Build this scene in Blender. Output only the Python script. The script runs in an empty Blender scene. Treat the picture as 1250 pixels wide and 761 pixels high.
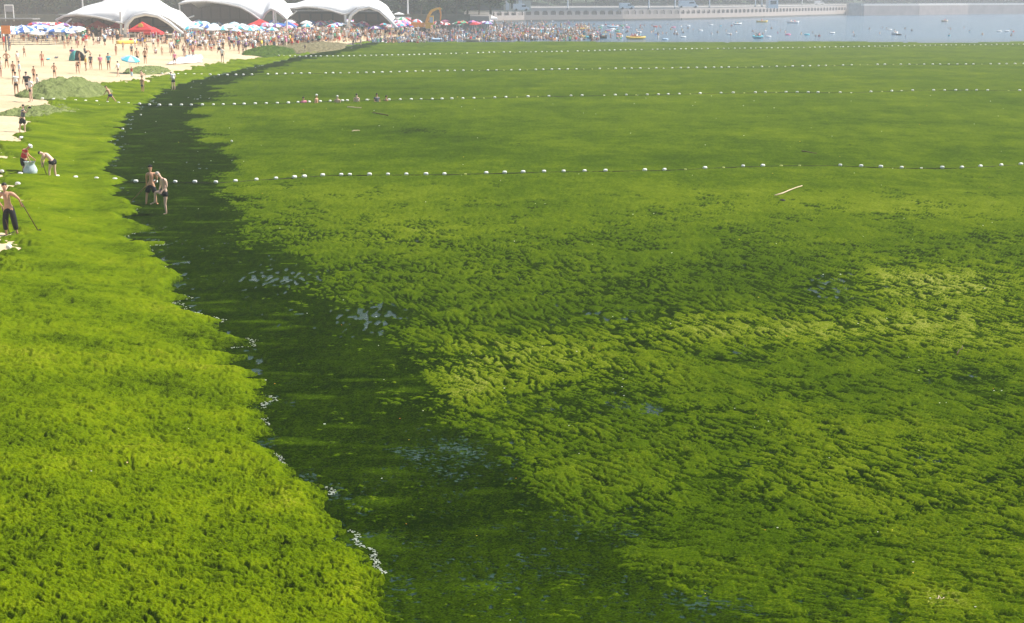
import bpy, bmesh, math, random
import numpy as np
from mathutils import Vector, Matrix

R = math.radians
random.seed(7)
RS = np.random.RandomState(11)
scene = bpy.context.scene
col = scene.collection

# ------------------------------------------------------------------ camera, sky, sun, exposure
CAM_H, FPX, PITCH = 8.8, 1700.0, R(12.78)
cd = bpy.data.cameras.new("camera")
cam = bpy.data.objects.new("camera", cd)
col.objects.link(cam)
cam.location = (0, 0, CAM_H)
cam.rotation_euler = (R(90) - PITCH, 0, 0)
cd.sensor_width = 36.0
cd.lens = 36.0 * FPX / 1250.0
cd.clip_start = 0.5
cd.clip_end = 6000
scene.camera = cam

SUN_EL, SUN_AZ = R(49), math.atan2(0.93, 0.36)          # azimuth clockwise from +Y
world = bpy.data.worlds.new("World")
scene.world = world
world.use_nodes = True
wn = world.node_tree
wn.nodes.clear()
sky = wn.nodes.new("ShaderNodeTexSky")
sky.sky_type = 'NISHITA'
sky.sun_disc = False
sky.sun_elevation = SUN_EL
sky.sun_rotation = SUN_AZ
sky.air_density, sky.dust_density, sky.ozone_density = 1.2, 2.0, 1.5
bg = wn.nodes.new("ShaderNodeBackground")
bg.inputs[1].default_value = 0.07
wo = wn.nodes.new("ShaderNodeOutputWorld")
wn.links.new(sky.outputs[0], bg.inputs[0])
wn.links.new(bg.outputs[0], wo.inputs[0])
sd = bpy.data.lights.new("sun", 'SUN')
sd.energy = 4.6
sd.angle = R(0.53)
sd.color = (1.0, 0.955, 0.87)
sun = bpy.data.objects.new("sun", sd)
col.objects.link(sun)
sdir = Vector((math.sin(SUN_AZ) * math.cos(SUN_EL), math.cos(SUN_AZ) * math.cos(SUN_EL), math.sin(SUN_EL)))
sun.rotation_euler = sdir.to_track_quat('Z', 'Y').to_euler()
sun.location = (60, 10, 80)
scene.view_settings.view_transform = 'Standard'
scene.view_settings.look = 'None'
scene.view_settings.exposure = 0.85
scene.view_settings.gamma = 1.0
scene.cycles.volume_step_rate = 4
scene.cycles.volume_bounces = 1
scene.cycles.max_bounces = 6

# ------------------------------------------------------------------ ground geometry helpers
def ground_at_z(px, py, z=0.0):
    """point of the level z plane seen at a photo pixel"""
    dx, dz = (px - 625.0) / FPX, -(py - 380.5) / FPX
    c, s = math.cos(PITCH), math.sin(PITCH)
    d = (dx, c + dz * s, dz * c - s)
    t = (z - CAM_H) / d[2]
    return d[0] * t, d[1] * t

# the waterline (edge between beach and sea), near to far
SHORE_PX = [(520, 830), (480, 761), (455, 705), (415, 650), (368, 590), (335, 545), (318, 490), (275, 415), (235, 375), (208, 345), (195, 320),
            (178, 280), (160, 250), (138, 215), (136, 180), (147, 150), (170, 130), (205, 108), (255, 94), (300, 84), (350, 72), (400, 62), (440, 54),
            (490, 46), (540, 40), (590, 33), (618, 27)]
SH = np.array([ground_at_z(*p) for p in SHORE_PX])
LEFT_PX = [(-140, 640), (-110, 520), (-90, 430), (-60, 350), (-12, 316), (8, 300), (-6, 280), (-22, 262), (4, 240), (2, 222), (-16, 204), (-8, 184), (8, 168),
           (32, 150), (44, 134), (58, 124), (104, 104), (140, 99), (175, 95), (205, 87), (245, 79), (290, 71), (330, 66), (380, 60), (430, 52)]
LE = np.array([ground_at_z(x, y, 0.5) for x, y in LEFT_PX])
CHAN_PX = [(1020, 830), (930, 761), (850, 715), (770, 660), (690, 620), (610, 570), (545, 530), (522, 480), (488, 430), (455, 380), (400, 345), (392, 318),
           (335, 292), (300, 255), (258, 222), (244, 185), (216, 145), (222, 128), (250, 108), (300, 90), (350, 76), (400, 66), (440, 58)]
CH = np.array([ground_at_z(*p) for p in CHAN_PX])

def shore_x(y): return np.interp(y, SH[:, 1], SH[:, 0])
def left_x(y): return np.interp(y, LE[:, 1], LE[:, 0])
def chan_x(y): return np.interp(y, CH[:, 1], CH[:, 0])

def beach_h(x, y):
    """height of the sand sheet"""
    d = shore_x(y) - x                                   # metres inland
    d = d - np.clip(0.35 + 0.022 * y, 0.4, 3.0)          # the first strip lies just under water
    up = 1.95 * (1 - np.exp(-np.maximum(d, 0) / 24.0)) + 0.04 * np.clip(d, 0, 4)
    dn = -0.10 * np.clip(-d, 0, 25)
    return np.where(d > 0, up, dn - 0.02)

def at(px, py):
    """point of the beach or the water seen at a photo pixel"""
    z = 0.0
    for _ in range(25):
        x, y = ground_at_z(px, py, z)
        zn = max(0.0, float(beach_h(x, y)))
        z = z * 0.4 + zn * 0.6
    x, y = ground_at_z(px, py, z)
    return Vector((x, y, max(0.0, float(beach_h(x, y)))))

def px_per_m(p): return FPX / (p.y * math.cos(PITCH) + (CAM_H - p.z) * math.sin(PITCH))

# ------------------------------------------------------------------ noise
_perm = np.random.RandomState(3).permutation(4096).astype(np.int64)
_ga = np.random.RandomState(4).rand(4096) * 2 * math.pi
_gx, _gy = np.cos(_ga), np.sin(_ga)
def noise(x, y, seed=0):
    x = x + seed * 37.17; y = y - seed * 19.73
    xi = np.floor(x).astype(np.int64); yi = np.floor(y).astype(np.int64)
    xf = x - xi; yf = y - yi
    u = xf * xf * xf * (xf * (xf * 6 - 15) + 10); v = yf * yf * yf * (yf * (yf * 6 - 15) + 10)
    def g(ix, iy, fx, fy):
        h = _perm[(_perm[ix & 4095] + iy) & 4095]
        return _gx[h] * fx + _gy[h] * fy
    a = g(xi, yi, xf, yf); b = g(xi + 1, yi, xf - 1, yf)
    c = g(xi, yi + 1, xf, yf - 1); d = g(xi + 1, yi + 1, xf - 1, yf - 1)
    return ((a + (b - a) * u) * (1 - v) + (c + (d - c) * u) * v) * 1.5
def fbm(x, y, n=3, seed=0):
    t, a = 0, 1.0
    for i in range(n):
        t = t + a * noise(x, y, seed + i); x = x * 2.03; y = y * 2.03; a *= 0.5
    return t
def sstep(a, b, x):
    t = np.clip((x - a) / (b - a), 0, 1)
    return t * t * (3 - 2 * t)

# ------------------------------------------------------------------ materials
class Mat:
    def __init__(s, name):
        s.m = bpy.data.materials.new(name); s.m.use_nodes = True
        s.nt = s.m.node_tree; s.b = s.nt.nodes["Principled BSDF"]
    def n(s, t, **kw):
        o = s.nt.nodes.new(t)
        for k, v in kw.items():
            if k.startswith('i_'):
                o.inputs[k[2:].replace('_', ' ')].default_value = v
            else: setattr(o, k, v)
        return o
    def l(s, a, b): s.nt.links.new(a, b)
    def ramp(s, fac, stops):
        r = s.n("ShaderNodeValToRGB"); e = r.color_ramp.elements
        while len(e) < len(stops): e.new(0.5)
        for k, (p, c) in enumerate(stops):
            e[k].position = p; e[k].color = (*c, 1) if len(c) == 3 else c
        s.l(fac, r.inputs[0]); return r.outputs[0]
    def noise(s, vec, scale, detail=2, rough=0.5):
        o = s.n("ShaderNodeTexNoise"); o.inputs["Scale"].default_value = scale
        o.inputs["Detail"].default_value = detail; o.inputs["Roughness"].default_value = rough
        if vec is not None: s.l(vec, o.inputs["Vector"])
        return o.outputs["Fac"]
    def mapping(s, vec, scale=(1, 1, 1), rot=(0, 0, 0)):
        o = s.n("ShaderNodeMapping"); o.inputs["Scale"].default_value = scale; o.inputs["Rotation"].default_value = rot
        s.l(vec, o.inputs["Vector"]); return o.outputs[0]
    def mix(s, fac, a, b, blend='MIX'):
        o = s.n("ShaderNodeMix", data_type='RGBA', blend_type=blend)
        for sock, v in ((o.inputs[0], fac), (o.inputs[6], a), (o.inputs[7], b)):
            if isinstance(v, (int, float)): sock.default_value = v
            elif isinstance(v, tuple): sock.default_value = (*v, 1) if len(v) == 3 else v
            else: s.l(v, sock)
        return o.outputs[2]
    def math(s, op, a, b=0.0, clamp=False):
        o = s.n("ShaderNodeMath", operation=op, use_clamp=clamp)
        for sock, v in ((o.inputs[0], a), (o.inputs[1], b)):
            if isinstance(v, (int, float)): sock.default_value = v
            else: s.l(v, sock)
        return o.outputs[0]
    def bump(s, h, strength, dist):
        o = s.n("ShaderNodeBump"); o.inputs["Strength"].default_value = strength; o.inputs["Distance"].default_value = dist
        s.l(h, o.inputs["Height"]); s.l(o.outputs[0], s.b.inputs["Normal"]); return o
    def set(s, color=None, rough=None, spec=None):
        if color is not None:
            if isinstance(color, tuple): s.b.inputs["Base Color"].default_value = (*color, 1)
            else: s.l(color, s.b.inputs["Base Color"])
        if rough is not None: s.b.inputs["Roughness"].default_value = rough
        if spec is not None: s.b.inputs["Specular IOR Level"].default_value = spec
        return s.m

_cache = {}
def plain(name, color, rough=0.6, var=0.18, scale=9.0):
    """procedural material: a base colour with a little mottling and wear"""
    if name in _cache: return _cache[name]
    m = Mat(name); tc = m.n("ShaderNodeTexCoord")
    f = m.noise(tc.outputs["Object"], scale, 3)
    lo = tuple(c * (1 - var) for c in color); hi = tuple(min(1, c * (1 + var)) for c in color)
    m.set(m.ramp(f, [(0.3, lo), (0.7, hi)]), rough, 0.3)
    _cache[name] = m.m
    return m.m

SKIN = [plain("skin_tan", (0.55, 0.30, 0.19), 0.5, 0.1), plain("skin_pale", (0.70, 0.47, 0.36), 0.5, 0.1), plain("skin_dark", (0.38, 0.19, 0.11), 0.5, 0.1)]
HAIR = plain("hair_black", (0.015, 0.012, 0.010), 0.5)
HAIRG = plain("hair_grey", (0.45, 0.40, 0.36), 0.6)
CL = {}
for nm, c in dict(black=(0.012, 0.012, 0.016), white=(0.8, 0.8, 0.8), red=(0.55, 0.03, 0.035), grey=(0.12, 0.13, 0.15), blue=(0.06, 0.16, 0.5),
                  cyan=(0.10, 0.50, 0.62), pink=(0.75, 0.22, 0.36), navy=(0.02, 0.03, 0.09), yellow=(0.8, 0.55, 0.08), orange=(0.75, 0.25, 0.05),
                  green=(0.08, 0.35, 0.18), purple=(0.22, 0.10, 0.35), beige=(0.55, 0.45, 0.33), pale_blue=(0.45, 0.62, 0.78)).items():
    CL[nm] = plain("fabric_" + nm, c, 0.8, 0.15)
WOOD = plain("wood_handle", (0.10, 0.055, 0.028), 0.6, 0.3, 30)
STEEL = plain("tool_steel", (0.10, 0.10, 0.10), 0.4)
WHITEP = plain("white_paint", (0.78, 0.78, 0.78), 0.4, 0.05)

def sand_mat():
    m = Mat("beach_sand"); tc = m.n("ShaderNodeTexCoord"); o = tc.outputs["Object"]
    a = m.noise(o, 0.12, 4); b = m.noise(o, 2.2, 5, 0.65)
    c = m.ramp(a, [(0.35, (0.50, 0.40, 0.25)), (0.6, (0.60, 0.49, 0.33))])
    c = m.mix(m.ramp(b, [(0.42, (0, 0, 0)), (0.75, (1, 1, 1))]), c, (0.44, 0.34, 0.21))
    m.bump(b, 0.6, 0.12)
    return m.set(c, 0.9, 0.1)

def algae_mat(name, dark, mid, bright, straw, rough, spec, stretch=(1, 1, 1), rot=0.0, bumpd=0.03):
    """wet sea lettuce; the vertex attribute 'tone' says how thick and fresh it is, with shade painted into the pits"""
    m = Mat(name); tc = m.n("ShaderNodeTexCoord"); o = tc.outputs["Object"]
    at_ = m.n("ShaderNodeAttribute", attribute_name="tone")
    v = m.mapping(o, stretch, (0, 0, rot))
    big = m.noise(o, 0.35, 4, 0.6); far_ = m.noise(m.mapping(o, (1, .28, 1)), 5.0, 4, 0.7); med = m.noise(v, 4.5, 5, 0.65); fine = m.noise(v, 26.0, 4, 0.7)
    t = m.math('ADD', at_.outputs["Fac"], m.math('MULTIPLY', m.math('SUBTRACT', med, 0.5), 0.40))
    t = m.math('ADD', t, m.math('MULTIPLY', m.math('SUBTRACT', fine, 0.5), 1.5))
    t = m.math('ADD', t, m.math('MULTIPLY', m.math('SUBTRACT', big, 0.5), 0.20))
    t = m.math('ADD', t, m.math('MULTIPLY', m.math('SUBTRACT', far_, 0.5), 0.45), True)
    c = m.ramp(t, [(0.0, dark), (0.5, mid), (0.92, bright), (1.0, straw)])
    m.bump(m.math('ADD', m.math('MULTIPLY', fine, 0.45), med), 1.0, bumpd)
    m.set(c, rough, spec)
    return m.m

def water_mat():
    m = Mat("sea_water"); g = m.n("ShaderNodeNewGeometry"); o = g.outputs["Position"]
    sp = m.n("ShaderNodeSeparateXYZ"); m.l(o, sp.inputs[0])
    w1 = m.noise(m.mapping(o, (1.0, 2.2, 1)), 1.6, 4, 0.6); w2 = m.noise(m.mapping(o, (0.5, 1.0, 1)), 0.25, 3)
    far = m.n("ShaderNodeMapRange"); far.inputs[1].default_value = 262; far.inputs[2].default_value = 300
    m.l(sp.outputs[1], far.inputs[0])
    murk = m.ramp(w1, [(0.35, (0.006, 0.022, 0.008)), (0.7, (0.015, 0.045, 0.014))])
    blue = m.ramp(w2, [(0.35, (0.020, 0.085, 0.165)), (0.7, (0.035, 0.115, 0.21))])
    m.bump(m.math('ADD', w1, w2), 0.7, 0.14)
    m.set(m.mix(far.outputs[0], murk, blue), 0.12, 0.5)
    return m.m

# ------------------------------------------------------------------ object helpers
def tag(o, label=None, cat=None, group=None, kind=None):
    if label: o["label"] = label
    if cat: o["category"] = cat
    if group: o["group"] = group
    if kind: o["kind"] = kind
    return o
def empty(name, loc, rz=0.0, **kw):
    o = bpy.data.objects.new(name, None); col.objects.link(o)
    o.location = loc; o.rotation_euler = (0, 0, rz); o.empty_display_size = 0.2
    return tag(o, **kw)
def link(name, me, mat=None, parent=None, **kw):
    o = bpy.data.objects.new(name, me); col.objects.link(o)
    if mat is not None and len(me.materials) == 0:
        for x in (mat if isinstance(mat, (list, tuple)) else [mat]): me.materials.append(x)
    if parent is not None: o.parent = parent
    return tag(o, **kw)
def inst(name, me, mats, parent=None, loc=None, rz=0.0, sc=1.0, **kw):
    """an object on a shared mesh with materials of its own"""
    o = bpy.data.objects.new(name, me); col.objects.link(o)
    for k, x in enumerate(mats):
        o.material_slots[k].link = 'OBJECT'; o.material_slots[k].material = x
    if parent is not None: o.parent = parent
    if loc is not None: o.location = loc
    o.rotation_euler = (0, 0, rz); o.scale = (sc, sc, sc)
    return tag(o, **kw)

class MB:
    """collects simple shapes into one mesh"""
    def __init__(s): s.v = []; s.f = []; s.mi = []; s.cur = 0
    def add(s, vs, fs):
        k = len(s.v); s.v += [tuple(x) for x in vs]; s.f += [tuple(i + k for i in f) for f in fs]; s.mi += [s.cur] * len(fs)
    def box(s, c, d, rz=0.0):
        cx, cy, cz = c; hx, hy, hz = d[0] / 2, d[1] / 2, d[2] / 2; co, si = math.cos(rz), math.sin(rz)
        vs = []
        for z in (-hz, hz):
            for x, y in ((-hx, -hy), (hx, -hy), (hx, hy), (-hx, hy)):
                vs.append((cx + x * co - y * si, cy + x * si + y * co, cz + z))
        s.add(vs, [(3, 2, 1, 0), (4, 5, 6, 7), (0, 1, 5, 4), (1, 2, 6, 5), (2, 3, 7, 6), (3, 0, 4, 7)])
    def tube(s, pts, rad, n=8, cap=True):
        pts = [Vector(p) for p in pts]; rads = rad if isinstance(rad, (list, tuple)) else [rad] * len(pts)
        vs = []; fs = []
        for k, p in enumerate(pts):
            a = pts[max(0, k - 1)]; b = pts[min(len(pts) - 1, k + 1)]
            d = (b - a).normalized(); u = d.orthogonal().normalized() if k == 0 else (u - d * u.dot(d)).normalized()
            w = d.cross(u)
            for j in range(n):
                t = 2 * math.pi * j / n
                vs.append(p + (u * math.cos(t) + w * math.sin(t)) * rads[k])
        for k in range(len(pts) - 1):
            for j in range(n):
                a, b = k * n + j, k * n + (j + 1) % n
                fs.append((a, b, b + n, a + n))
        if cap: fs += [tuple(reversed(range(n))), tuple(range((len(pts) - 1) * n, len(pts) * n))]
        s.add(vs, fs)
    def ball(s, c, r, nu=8, nv=6, jit=0.0):
        r = r if isinstance(r, (tuple, list)) else (r, r, r); vs = []; fs = []
        for i in range(nv + 1):
            a = math.pi * i / nv
            for j in range(nu):
                b = 2 * math.pi * j / nu; q = 1 + random.uniform(-jit, jit)
                vs.append((c[0] + r[0] * math.sin(a) * math.cos(b) * q, c[1] + r[1] * math.sin(a) * math.sin(b) * q, c[2] + r[2] * math.cos(a) * q))
        for i in range(nv):
            for j in range(nu):
                a, b = i * nu + j, i * nu + (j + 1) % nu
                fs.append((a, a + nu, b + nu, b))
        s.add(vs, fs)
    def mesh(s, name, mats=None, smooth=False):
        me = bpy.data.meshes.new(name); me.from_pydata(s.v, [], s.f)
        for x in (mats if isinstance(mats, (list, tuple)) else [mats]): me.materials.append(x)
        me.polygons.foreach_set("material_index", s.mi)
        if smooth: me.polygons.foreach_set("use_smooth", [True] * len(me.polygons))
        me.validate(); me.update()
        return me

def grid_mesh(name, X, Y, Z, keep=None, attr=None, smooth=True):
    """a mesh from 2-D arrays; keep: mask of quads"""
    nr, nc = X.shape
    idx = np.arange(nr * nc).reshape(nr, nc)
    q = np.stack([idx[:-1, :-1], idx[:-1, 1:], idx[1:, 1:], idx[1:, :-1]], -1).reshape(-1, 4)
    if keep is not None: q = q[keep.reshape(-1)]
    used = np.zeros(nr * nc, bool); used[q.reshape(-1)] = True
    new = np.cumsum(used) - 1
    co = np.stack([X, Y, Z], -1).reshape(-1, 3)[used]
    q = new[q]
    me = bpy.data.meshes.new(name)
    me.vertices.add(len(co)); me.vertices.foreach_set("co", co.astype(np.float32).reshape(-1))
    me.loops.add(len(q) * 4); me.loops.foreach_set("vertex_index", q.astype(np.int32).reshape(-1))
    me.polygons.add(len(q)); me.polygons.foreach_set("loop_start", np.arange(0, len(q) * 4, 4, dtype=np.int32))
    me.polygons.foreach_set("use_smooth", np.full(len(q), smooth))
    me.update(calc_edges=True)
    if attr:
        for k, a in attr.items():
            at_ = me.attributes.new(k, 'FLOAT', 'POINT')
            at_.data.foreach_set("value", a.reshape(-1)[used].astype(np.float32))
    return me

# ------------------------------------------------------------------ setting: sand, sea
ys = np.concatenate([np.linspace(-60, 14, 20), np.geomspace(15, 900, 170)])
xs = np.concatenate([-np.geomspace(60, 900, 26)[::-1], np.linspace(-58, 30, 150), np.geomspace(32, 900, 24)])
GX, GY = np.meshgrid(xs, ys)
GZ = beach_h(GX, GY)
GZ = GZ + np.where(GZ > 0.1, 0.035 * fbm(GX * 0.8, GY * 0.4, 2, 5), 0)
link("beach_sand", grid_mesh("beach_sand", GX, GY, GZ), sand_mat(), kind="structure")
m_ = MB(); m_.add([(-400, -200, 0), (1800, -200, 0), (1800, 1500, 0), (-400, 1500, 0)], [(0, 1, 2, 3)])
link("sea", m_.mesh("sea", water_mat()), kind="structure")
m_ = MB(); m_.add([(-3500, -800, -2.9), (4500, -800, -2.9), (4500, 4500, -2.9), (-3500, 4500, -2.9)], [(0, 1, 2, 3)])
link("ground", m_.mesh("ground", plain("seabed", (0.12, 0.13, 0.10), 0.9)), kind="structure")

# ------------------------------------------------------------------ algae: one dense polar grid, split into the beach cover and the floating mat
ang = np.concatenate([np.linspace(-50, -23, 50)[:-1], np.linspace(-23, 23, 960), np.linspace(23, 50, 50)[1:]])
th = np.radians(np.linspace(31, 1.815, 1060))
TH, AN = np.meshgrid(th, np.radians(ang), indexing='ij')
D = CAM_H / np.tan(TH)
PX_, PY_ = D * np.tan(AN), D
STEP = D * D / CAM_H * abs(th[1] - th[0])                # spacing along the view, for fading what the grid cannot carry
def fade(wl): return np.clip(wl / (STEP * 2.2) - 0.4, 0, 1)

wob = 1.1 * noise(PY_ / 2.3, PX_ / 3.0, 1) + 0.8 * noise(PY_ / 0.9, PX_ / 1.6, 2) + 0.32 * noise(PY_ / 0.33, PX_ / 0.6, 3) * fade(0.4)
wobs = np.clip(PY_ / 38.0, 0.42, 1.25)
dsh = shore_x(PY_) - PX_ + wob * wobs * 0.62              # >0 on the beach
dch = PX_ - chan_x(PY_) + wobs * (1.3 * noise(PY_ / 6.0, PX_ / 5.0, 7) + 0.8 * noise(PY_ / 1.8, PX_ / 1.8, 8) + 0.5 * noise(PY_ / 0.5, PX_ / 0.6, 9) * fade(0.6))
dch = dch - 1.5 * sstep(48, 75, PY_)
dle = PX_ - left_x(PY_) + 0.9 * noise(PX_ / 2.0, PY_ / 2.6, 12) * np.clip(PY_ / 50, .5, 2) + 0.6 * noise(PX_ / 0.7, PY_ / 1.1, 13) + 0.5 * noise(PX_ / 0.25, PY_ / 0.4, 14)

def billow(x, y, s):
    return np.abs(noise(x, y, s))
# beach cover: cushions with deep pits between them
wx = PX_ + 0.10 * noise(PX_ * 2.1, PY_ * 2.1, 20); wy = PY_ + 0.10 * noise(PX_ * 2.1, PY_ * 2.1, 21)
wx = wx + 0.03 * noise(PX_ * 7, PY_ * 7, 28); 
rn1 = noise(wx / 0.36 + 0.9 * noise(PX_ / 0.9, PY_ / 0.9, 35), wy / 0.17 + 1.3 * noise(PX_ / 1.1, PY_ / 1.1, 39), 37) + 0.12 * noise(PX_ / 0.06, PY_ / 0.06, 38) * fade(0.1)
cush = (0.10 * noise(PX_ / 1.7, PY_ / 1.3, 22) * fade(1.5) + 0.045 * noise(wx / 0.45, wy / 0.30, 23) * fade(0.5)
        - 0.085 * sstep(0.24, 0.07, np.abs(rn1)) * sstep(0.0, 0.4, noise(PX_ / 0.5, PY_ / 0.4, 36)) * fade(0.2) + 0.052 * (0.5 - 1.5 * billow(wx / 0.13, wy / 0.08, 24)) * fade(0.17) + 0.045 * (0.5 - billow(wx / 0.06, wy / 0.04, 25)) * fade(0.08) + 0.016 * noise(wx / 0.035, wy / 0.03, 26) * fade(0.06))
pit = (0.9 * sstep(0.34, 0.52, noise(wx / 0.30, wy / 0.12, 27) + 0.25 * noise(PX_ / 1.5, PY_ / 1.1, 29)) * fade(0.3)
       + 1.0 * sstep(0.34, 0.48, noise(wx / 0.17, wy / 0.085, 33) + 0.12 * noise(PX_ / 0.8, PY_ / 0.8, 73)) * fade(0.17)
       + 0.8 * sstep(0.36, 0.5, noise(wx / 0.085 + wy / 0.2, wy / 0.055, 74)) * fade(0.1))
pit = np.clip(pit, 0, 1.2)
edge = 0.16 * sstep(0, 0.7, dsh) - 0.02
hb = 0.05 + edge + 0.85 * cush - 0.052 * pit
thick_left = sstep(-0.2, 0.9, dle)
hb = hb * thick_left - 0.05 * (1 - thick_left)
ZB = np.maximum(beach_h(PX_, PY_), 0) + hb
ZB = np.where(dsh < 0, -0.12 - 0.5 * np.minimum(-dsh, 0.4), ZB)
toneb = 0.60 + 0.30 * noise(PX_ / 3.0, PY_ / 2.2, 30) + 0.16 * noise(PX_ / 0.8, PY_ / 0.5, 31) - 0.30 * (1 - sstep(0.0, 0.45, dsh)) - 0.25 * pit  # last term paints shade into the pits by colour
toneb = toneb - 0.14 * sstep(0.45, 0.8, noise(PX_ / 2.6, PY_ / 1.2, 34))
mask_b = (dsh > -0.35) & (dle > -0.6)
kb = mask_b[:-1, :-1] | mask_b[1:, 1:]

# floating mat: wind ripples running down to the right, thin dark cover in the channel, gaps of open water
def blob(px, py, rx, ry, grow=1.0):
    cx, cy = ground_at_z(px, py)
    k = FPX / cy
    return np.exp(-(((PX_ - cx) / (rx / k)) ** 2 + ((PY_ - cy) / (ry * cy * cy / (CAM_H * FPX))) ** 2) * 0.9)
inmat = sstep(-1.7, 0.7, dch / np.clip(wobs, .6, 3))
wd = 0.13 * noise(PX_ / 1.6, PY_ / 1.6, 40)
def rot_noise(deg, lu, lv, seed):
    c_, s_ = math.cos(R(deg)), math.sin(R(deg))
    return noise((PX_ * c_ + PY_ * s_ + wd) / lu, (-PX_ * s_ + PY_ * c_ + wd) / lv, seed)
jig = 2.0 * noise(PX_ / 3, PY_ / 3, 43)
w_near = 1 - sstep(20.0, 24, PY_ + jig)                    # closest strip lies straight across
w_far = sstep(26, 38, PY_ + jig * 2)
w_mid = 1 - w_near - w_far
def furrow(deg, lu, lv, seed, w=0.17):
    n_ = rot_noise(deg, lu, lv, seed) + 0.14 * noise(PX_ / 0.09, PY_ / 0.09, seed + 90) * fade(0.12)
    gate = sstep(-0.5, 0.05, noise(PX_ / (lu * 0.8) + seed, PY_ / (lu * 0.9), seed + 50) + 0.08)
    return sstep(w * 1.25, w * 0.35, np.abs(n_ + 0.05)) * gate
rip = (w_near * np.maximum(furrow(-18, 0.9, 0.21, 44, 0.16), 0.6 * furrow(0, 0.45, 0.14, 67, .14)) + w_mid * np.maximum(furrow(-48, 0.90, 0.25, 45, 0.16), 0.6 * furrow(-58, 0.45, 0.17, 68, .14))
       + w_far * np.maximum(furrow(-70, 1.05, 0.23, 46, 0.2), 0.7 * furrow(-56, 0.7, 0.19, 69, 0.2)))
amp = sstep(-0.7, 0.3, noise(PX_ / 4.0, PY_ / 6.0, 47)) * 0.35 + 0.80
hm = (0.060 - 0.076 * rip * amp * np.clip(0.25 + fade(0.26), 0, 1) + 0.02 * rot_noise(-50, 1.1, 0.42, 51) * fade(0.8) + 0.022 * (0.3 - billow(PX_ / 0.12, PY_ / 0.09, 48)) * fade(0.16)
      + 0.011 * noise(PX_ / 0.05, PY_ / 0.045, 49) * fade(0.08) + 0.022 * noise(PX_ / 2.2, PY_ / 3.0, 50))
openw = (0.95 * blob(345, 340, 55, 9) + 0.85 * blob(450, 385, 40, 22) + 0.60 * blob(730, 385, 60, 18) + 0.60 * blob(590, 560, 90, 40) + 0.85 * blob(785, 500, 40, 26)
         + 0.55 * blob(660, 500, 90, 30) + 0.50 * blob(900, 560, 70, 40) + 0.6 * blob(760, 640, 90, 30) + 0.9 * blob(860, 735, 60, 16) + 0.6 * blob(1010, 735, 70, 18)
         + 0.75 * blob(1010, 350, 55, 22) + 0.5 * blob(1180, 470, 70, 30) + 0.45 * blob(500, 545, 60, 30) + 0.15 * blob(258, 195, 26, 22) + 0.6 * blob(510, 160, 40, 8)
         + 0.5 * blob(600, 170, 30, 5) + 0.45 * blob(900, 430, 60, 20) + 0.6 * blob(1150, 560, 90, 30) + 0.5 * blob(960, 640, 80, 30) + 0.4 * blob(640, 700, 80, 20)
         + 0.55 * blob(270, 118, 40, 6))
openw = np.clip(openw, 0, 1)
# thin, half sunken cover in the channel; its colour also darkens the furrows between clumps
fl = noise(PX_ / 0.26 + 0.3 * wd, PY_ / 0.24, 52) * 0.6 + 0.5 * noise(PX_ / 0.12, PY_ / 0.10, 53) * fade(0.2) + 0.35 * noise(PX_ / 0.9, PY_ / 0.8, 54)
hc = 0.012 + 0.006 * fl
fw = 0.8 * rot_noise(-14, 0.15, 0.055, 57) * fade(0.07) + 0.22 * noise(PX_ / 0.8, PY_ / 0.6, 58) + 0.35 * noise(PX_ / 0.07, PY_ / 0.045, 59) * fade(0.07) + 0.8 * (1 - fade(0.12)) * noise(PX_ / 0.17, PY_ / 0.55, 65)
hc = hc - 0.05 * sstep(0.47, 0.56, fw + 0.56 * openw + 0.05 * (PY_ < 40) - 0.22 * sstep(42, 60, PY_))
shore_gap = sstep(0.8, 0.15, -dsh) * sstep(0.28, 0.5, noise(PY_ / 0.9, PX_ / 0.6, 55) + 0.6 * noise(PY_ / 0.2, PX_ / 0.25, 66))
hc = hc - 0.045 * shore_gap * sstep(-0.1, 0.15, fw)
ht = hm - 0.10 * (1 - inmat) * (0.85 + 0.5 * noise(PX_ / 0.9, PY_ / 0.35, 56) * fade(0.5) + 0.5 * noise(PX_ / 0.22, PY_ / 0.12, 71) * fade(0.2)) - 0.046 * openw
ZM = np.maximum(hc, ht)
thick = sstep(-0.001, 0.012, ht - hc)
ZM = np.where(dsh > 0.25, -0.1, ZM)
ZM = np.maximum(ZM, -0.10)
bright = (0.42 * blob(1130, 345, 140, 22) + 0.40 * blob(900, 402, 170, 22) + 0.30 * blob(1180, 400, 120, 40) + 0.30 * blob(620, 440, 130, 30) + 0.22 * blob(560, 480, 60, 30)
          + 0.20 * blob(1050, 250, 260, 20) + 0.22 * blob(440, 236, 110, 10) + 0.2 * blob(1090, 560, 160, 80) + 0.25 * blob(1150, 735, 60, 18) + 0.25 * blob(560, 735, 150, 22)
          + 0.18 * blob(500, 285, 110, 30)
          - 0.180 * blob(930, 340, 110, 32) - 0.150 * blob(700, 385, 90, 22) - 0.120 * blob(850, 640, 150, 45) - 0.150 * blob(500, 165, 130, 22) - 0.096 * blob(900, 195, 260, 14)
          - 0.072 * blob(1050, 480, 80, 30) - 0.120 * blob(470, 110, 150, 10) - 0.132 * blob(640, 650, 120, 40) - 0.072 * blob(1000, 690, 200, 26))
tm = 0.57 + 0.02 * sstep(40, 160, PY_) + sstep(45, 75, PY_) * (0.10 * noise(PX_ / 9, PY_ / 7, 75) + 0.08 * noise(PX_ / 2.6, PY_ / 3.4, 76) + 0.06 * noise(PX_ / 0.9, PY_ / 2.0, 77)) + 0.07 * noise(PX_ / 6.0, PY_ / 9.0, 60) + 0.08 * noise(PX_ / 1.2, PY_ / 1.2, 61) + 0.95 * bright - 0.10 * openw
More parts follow.
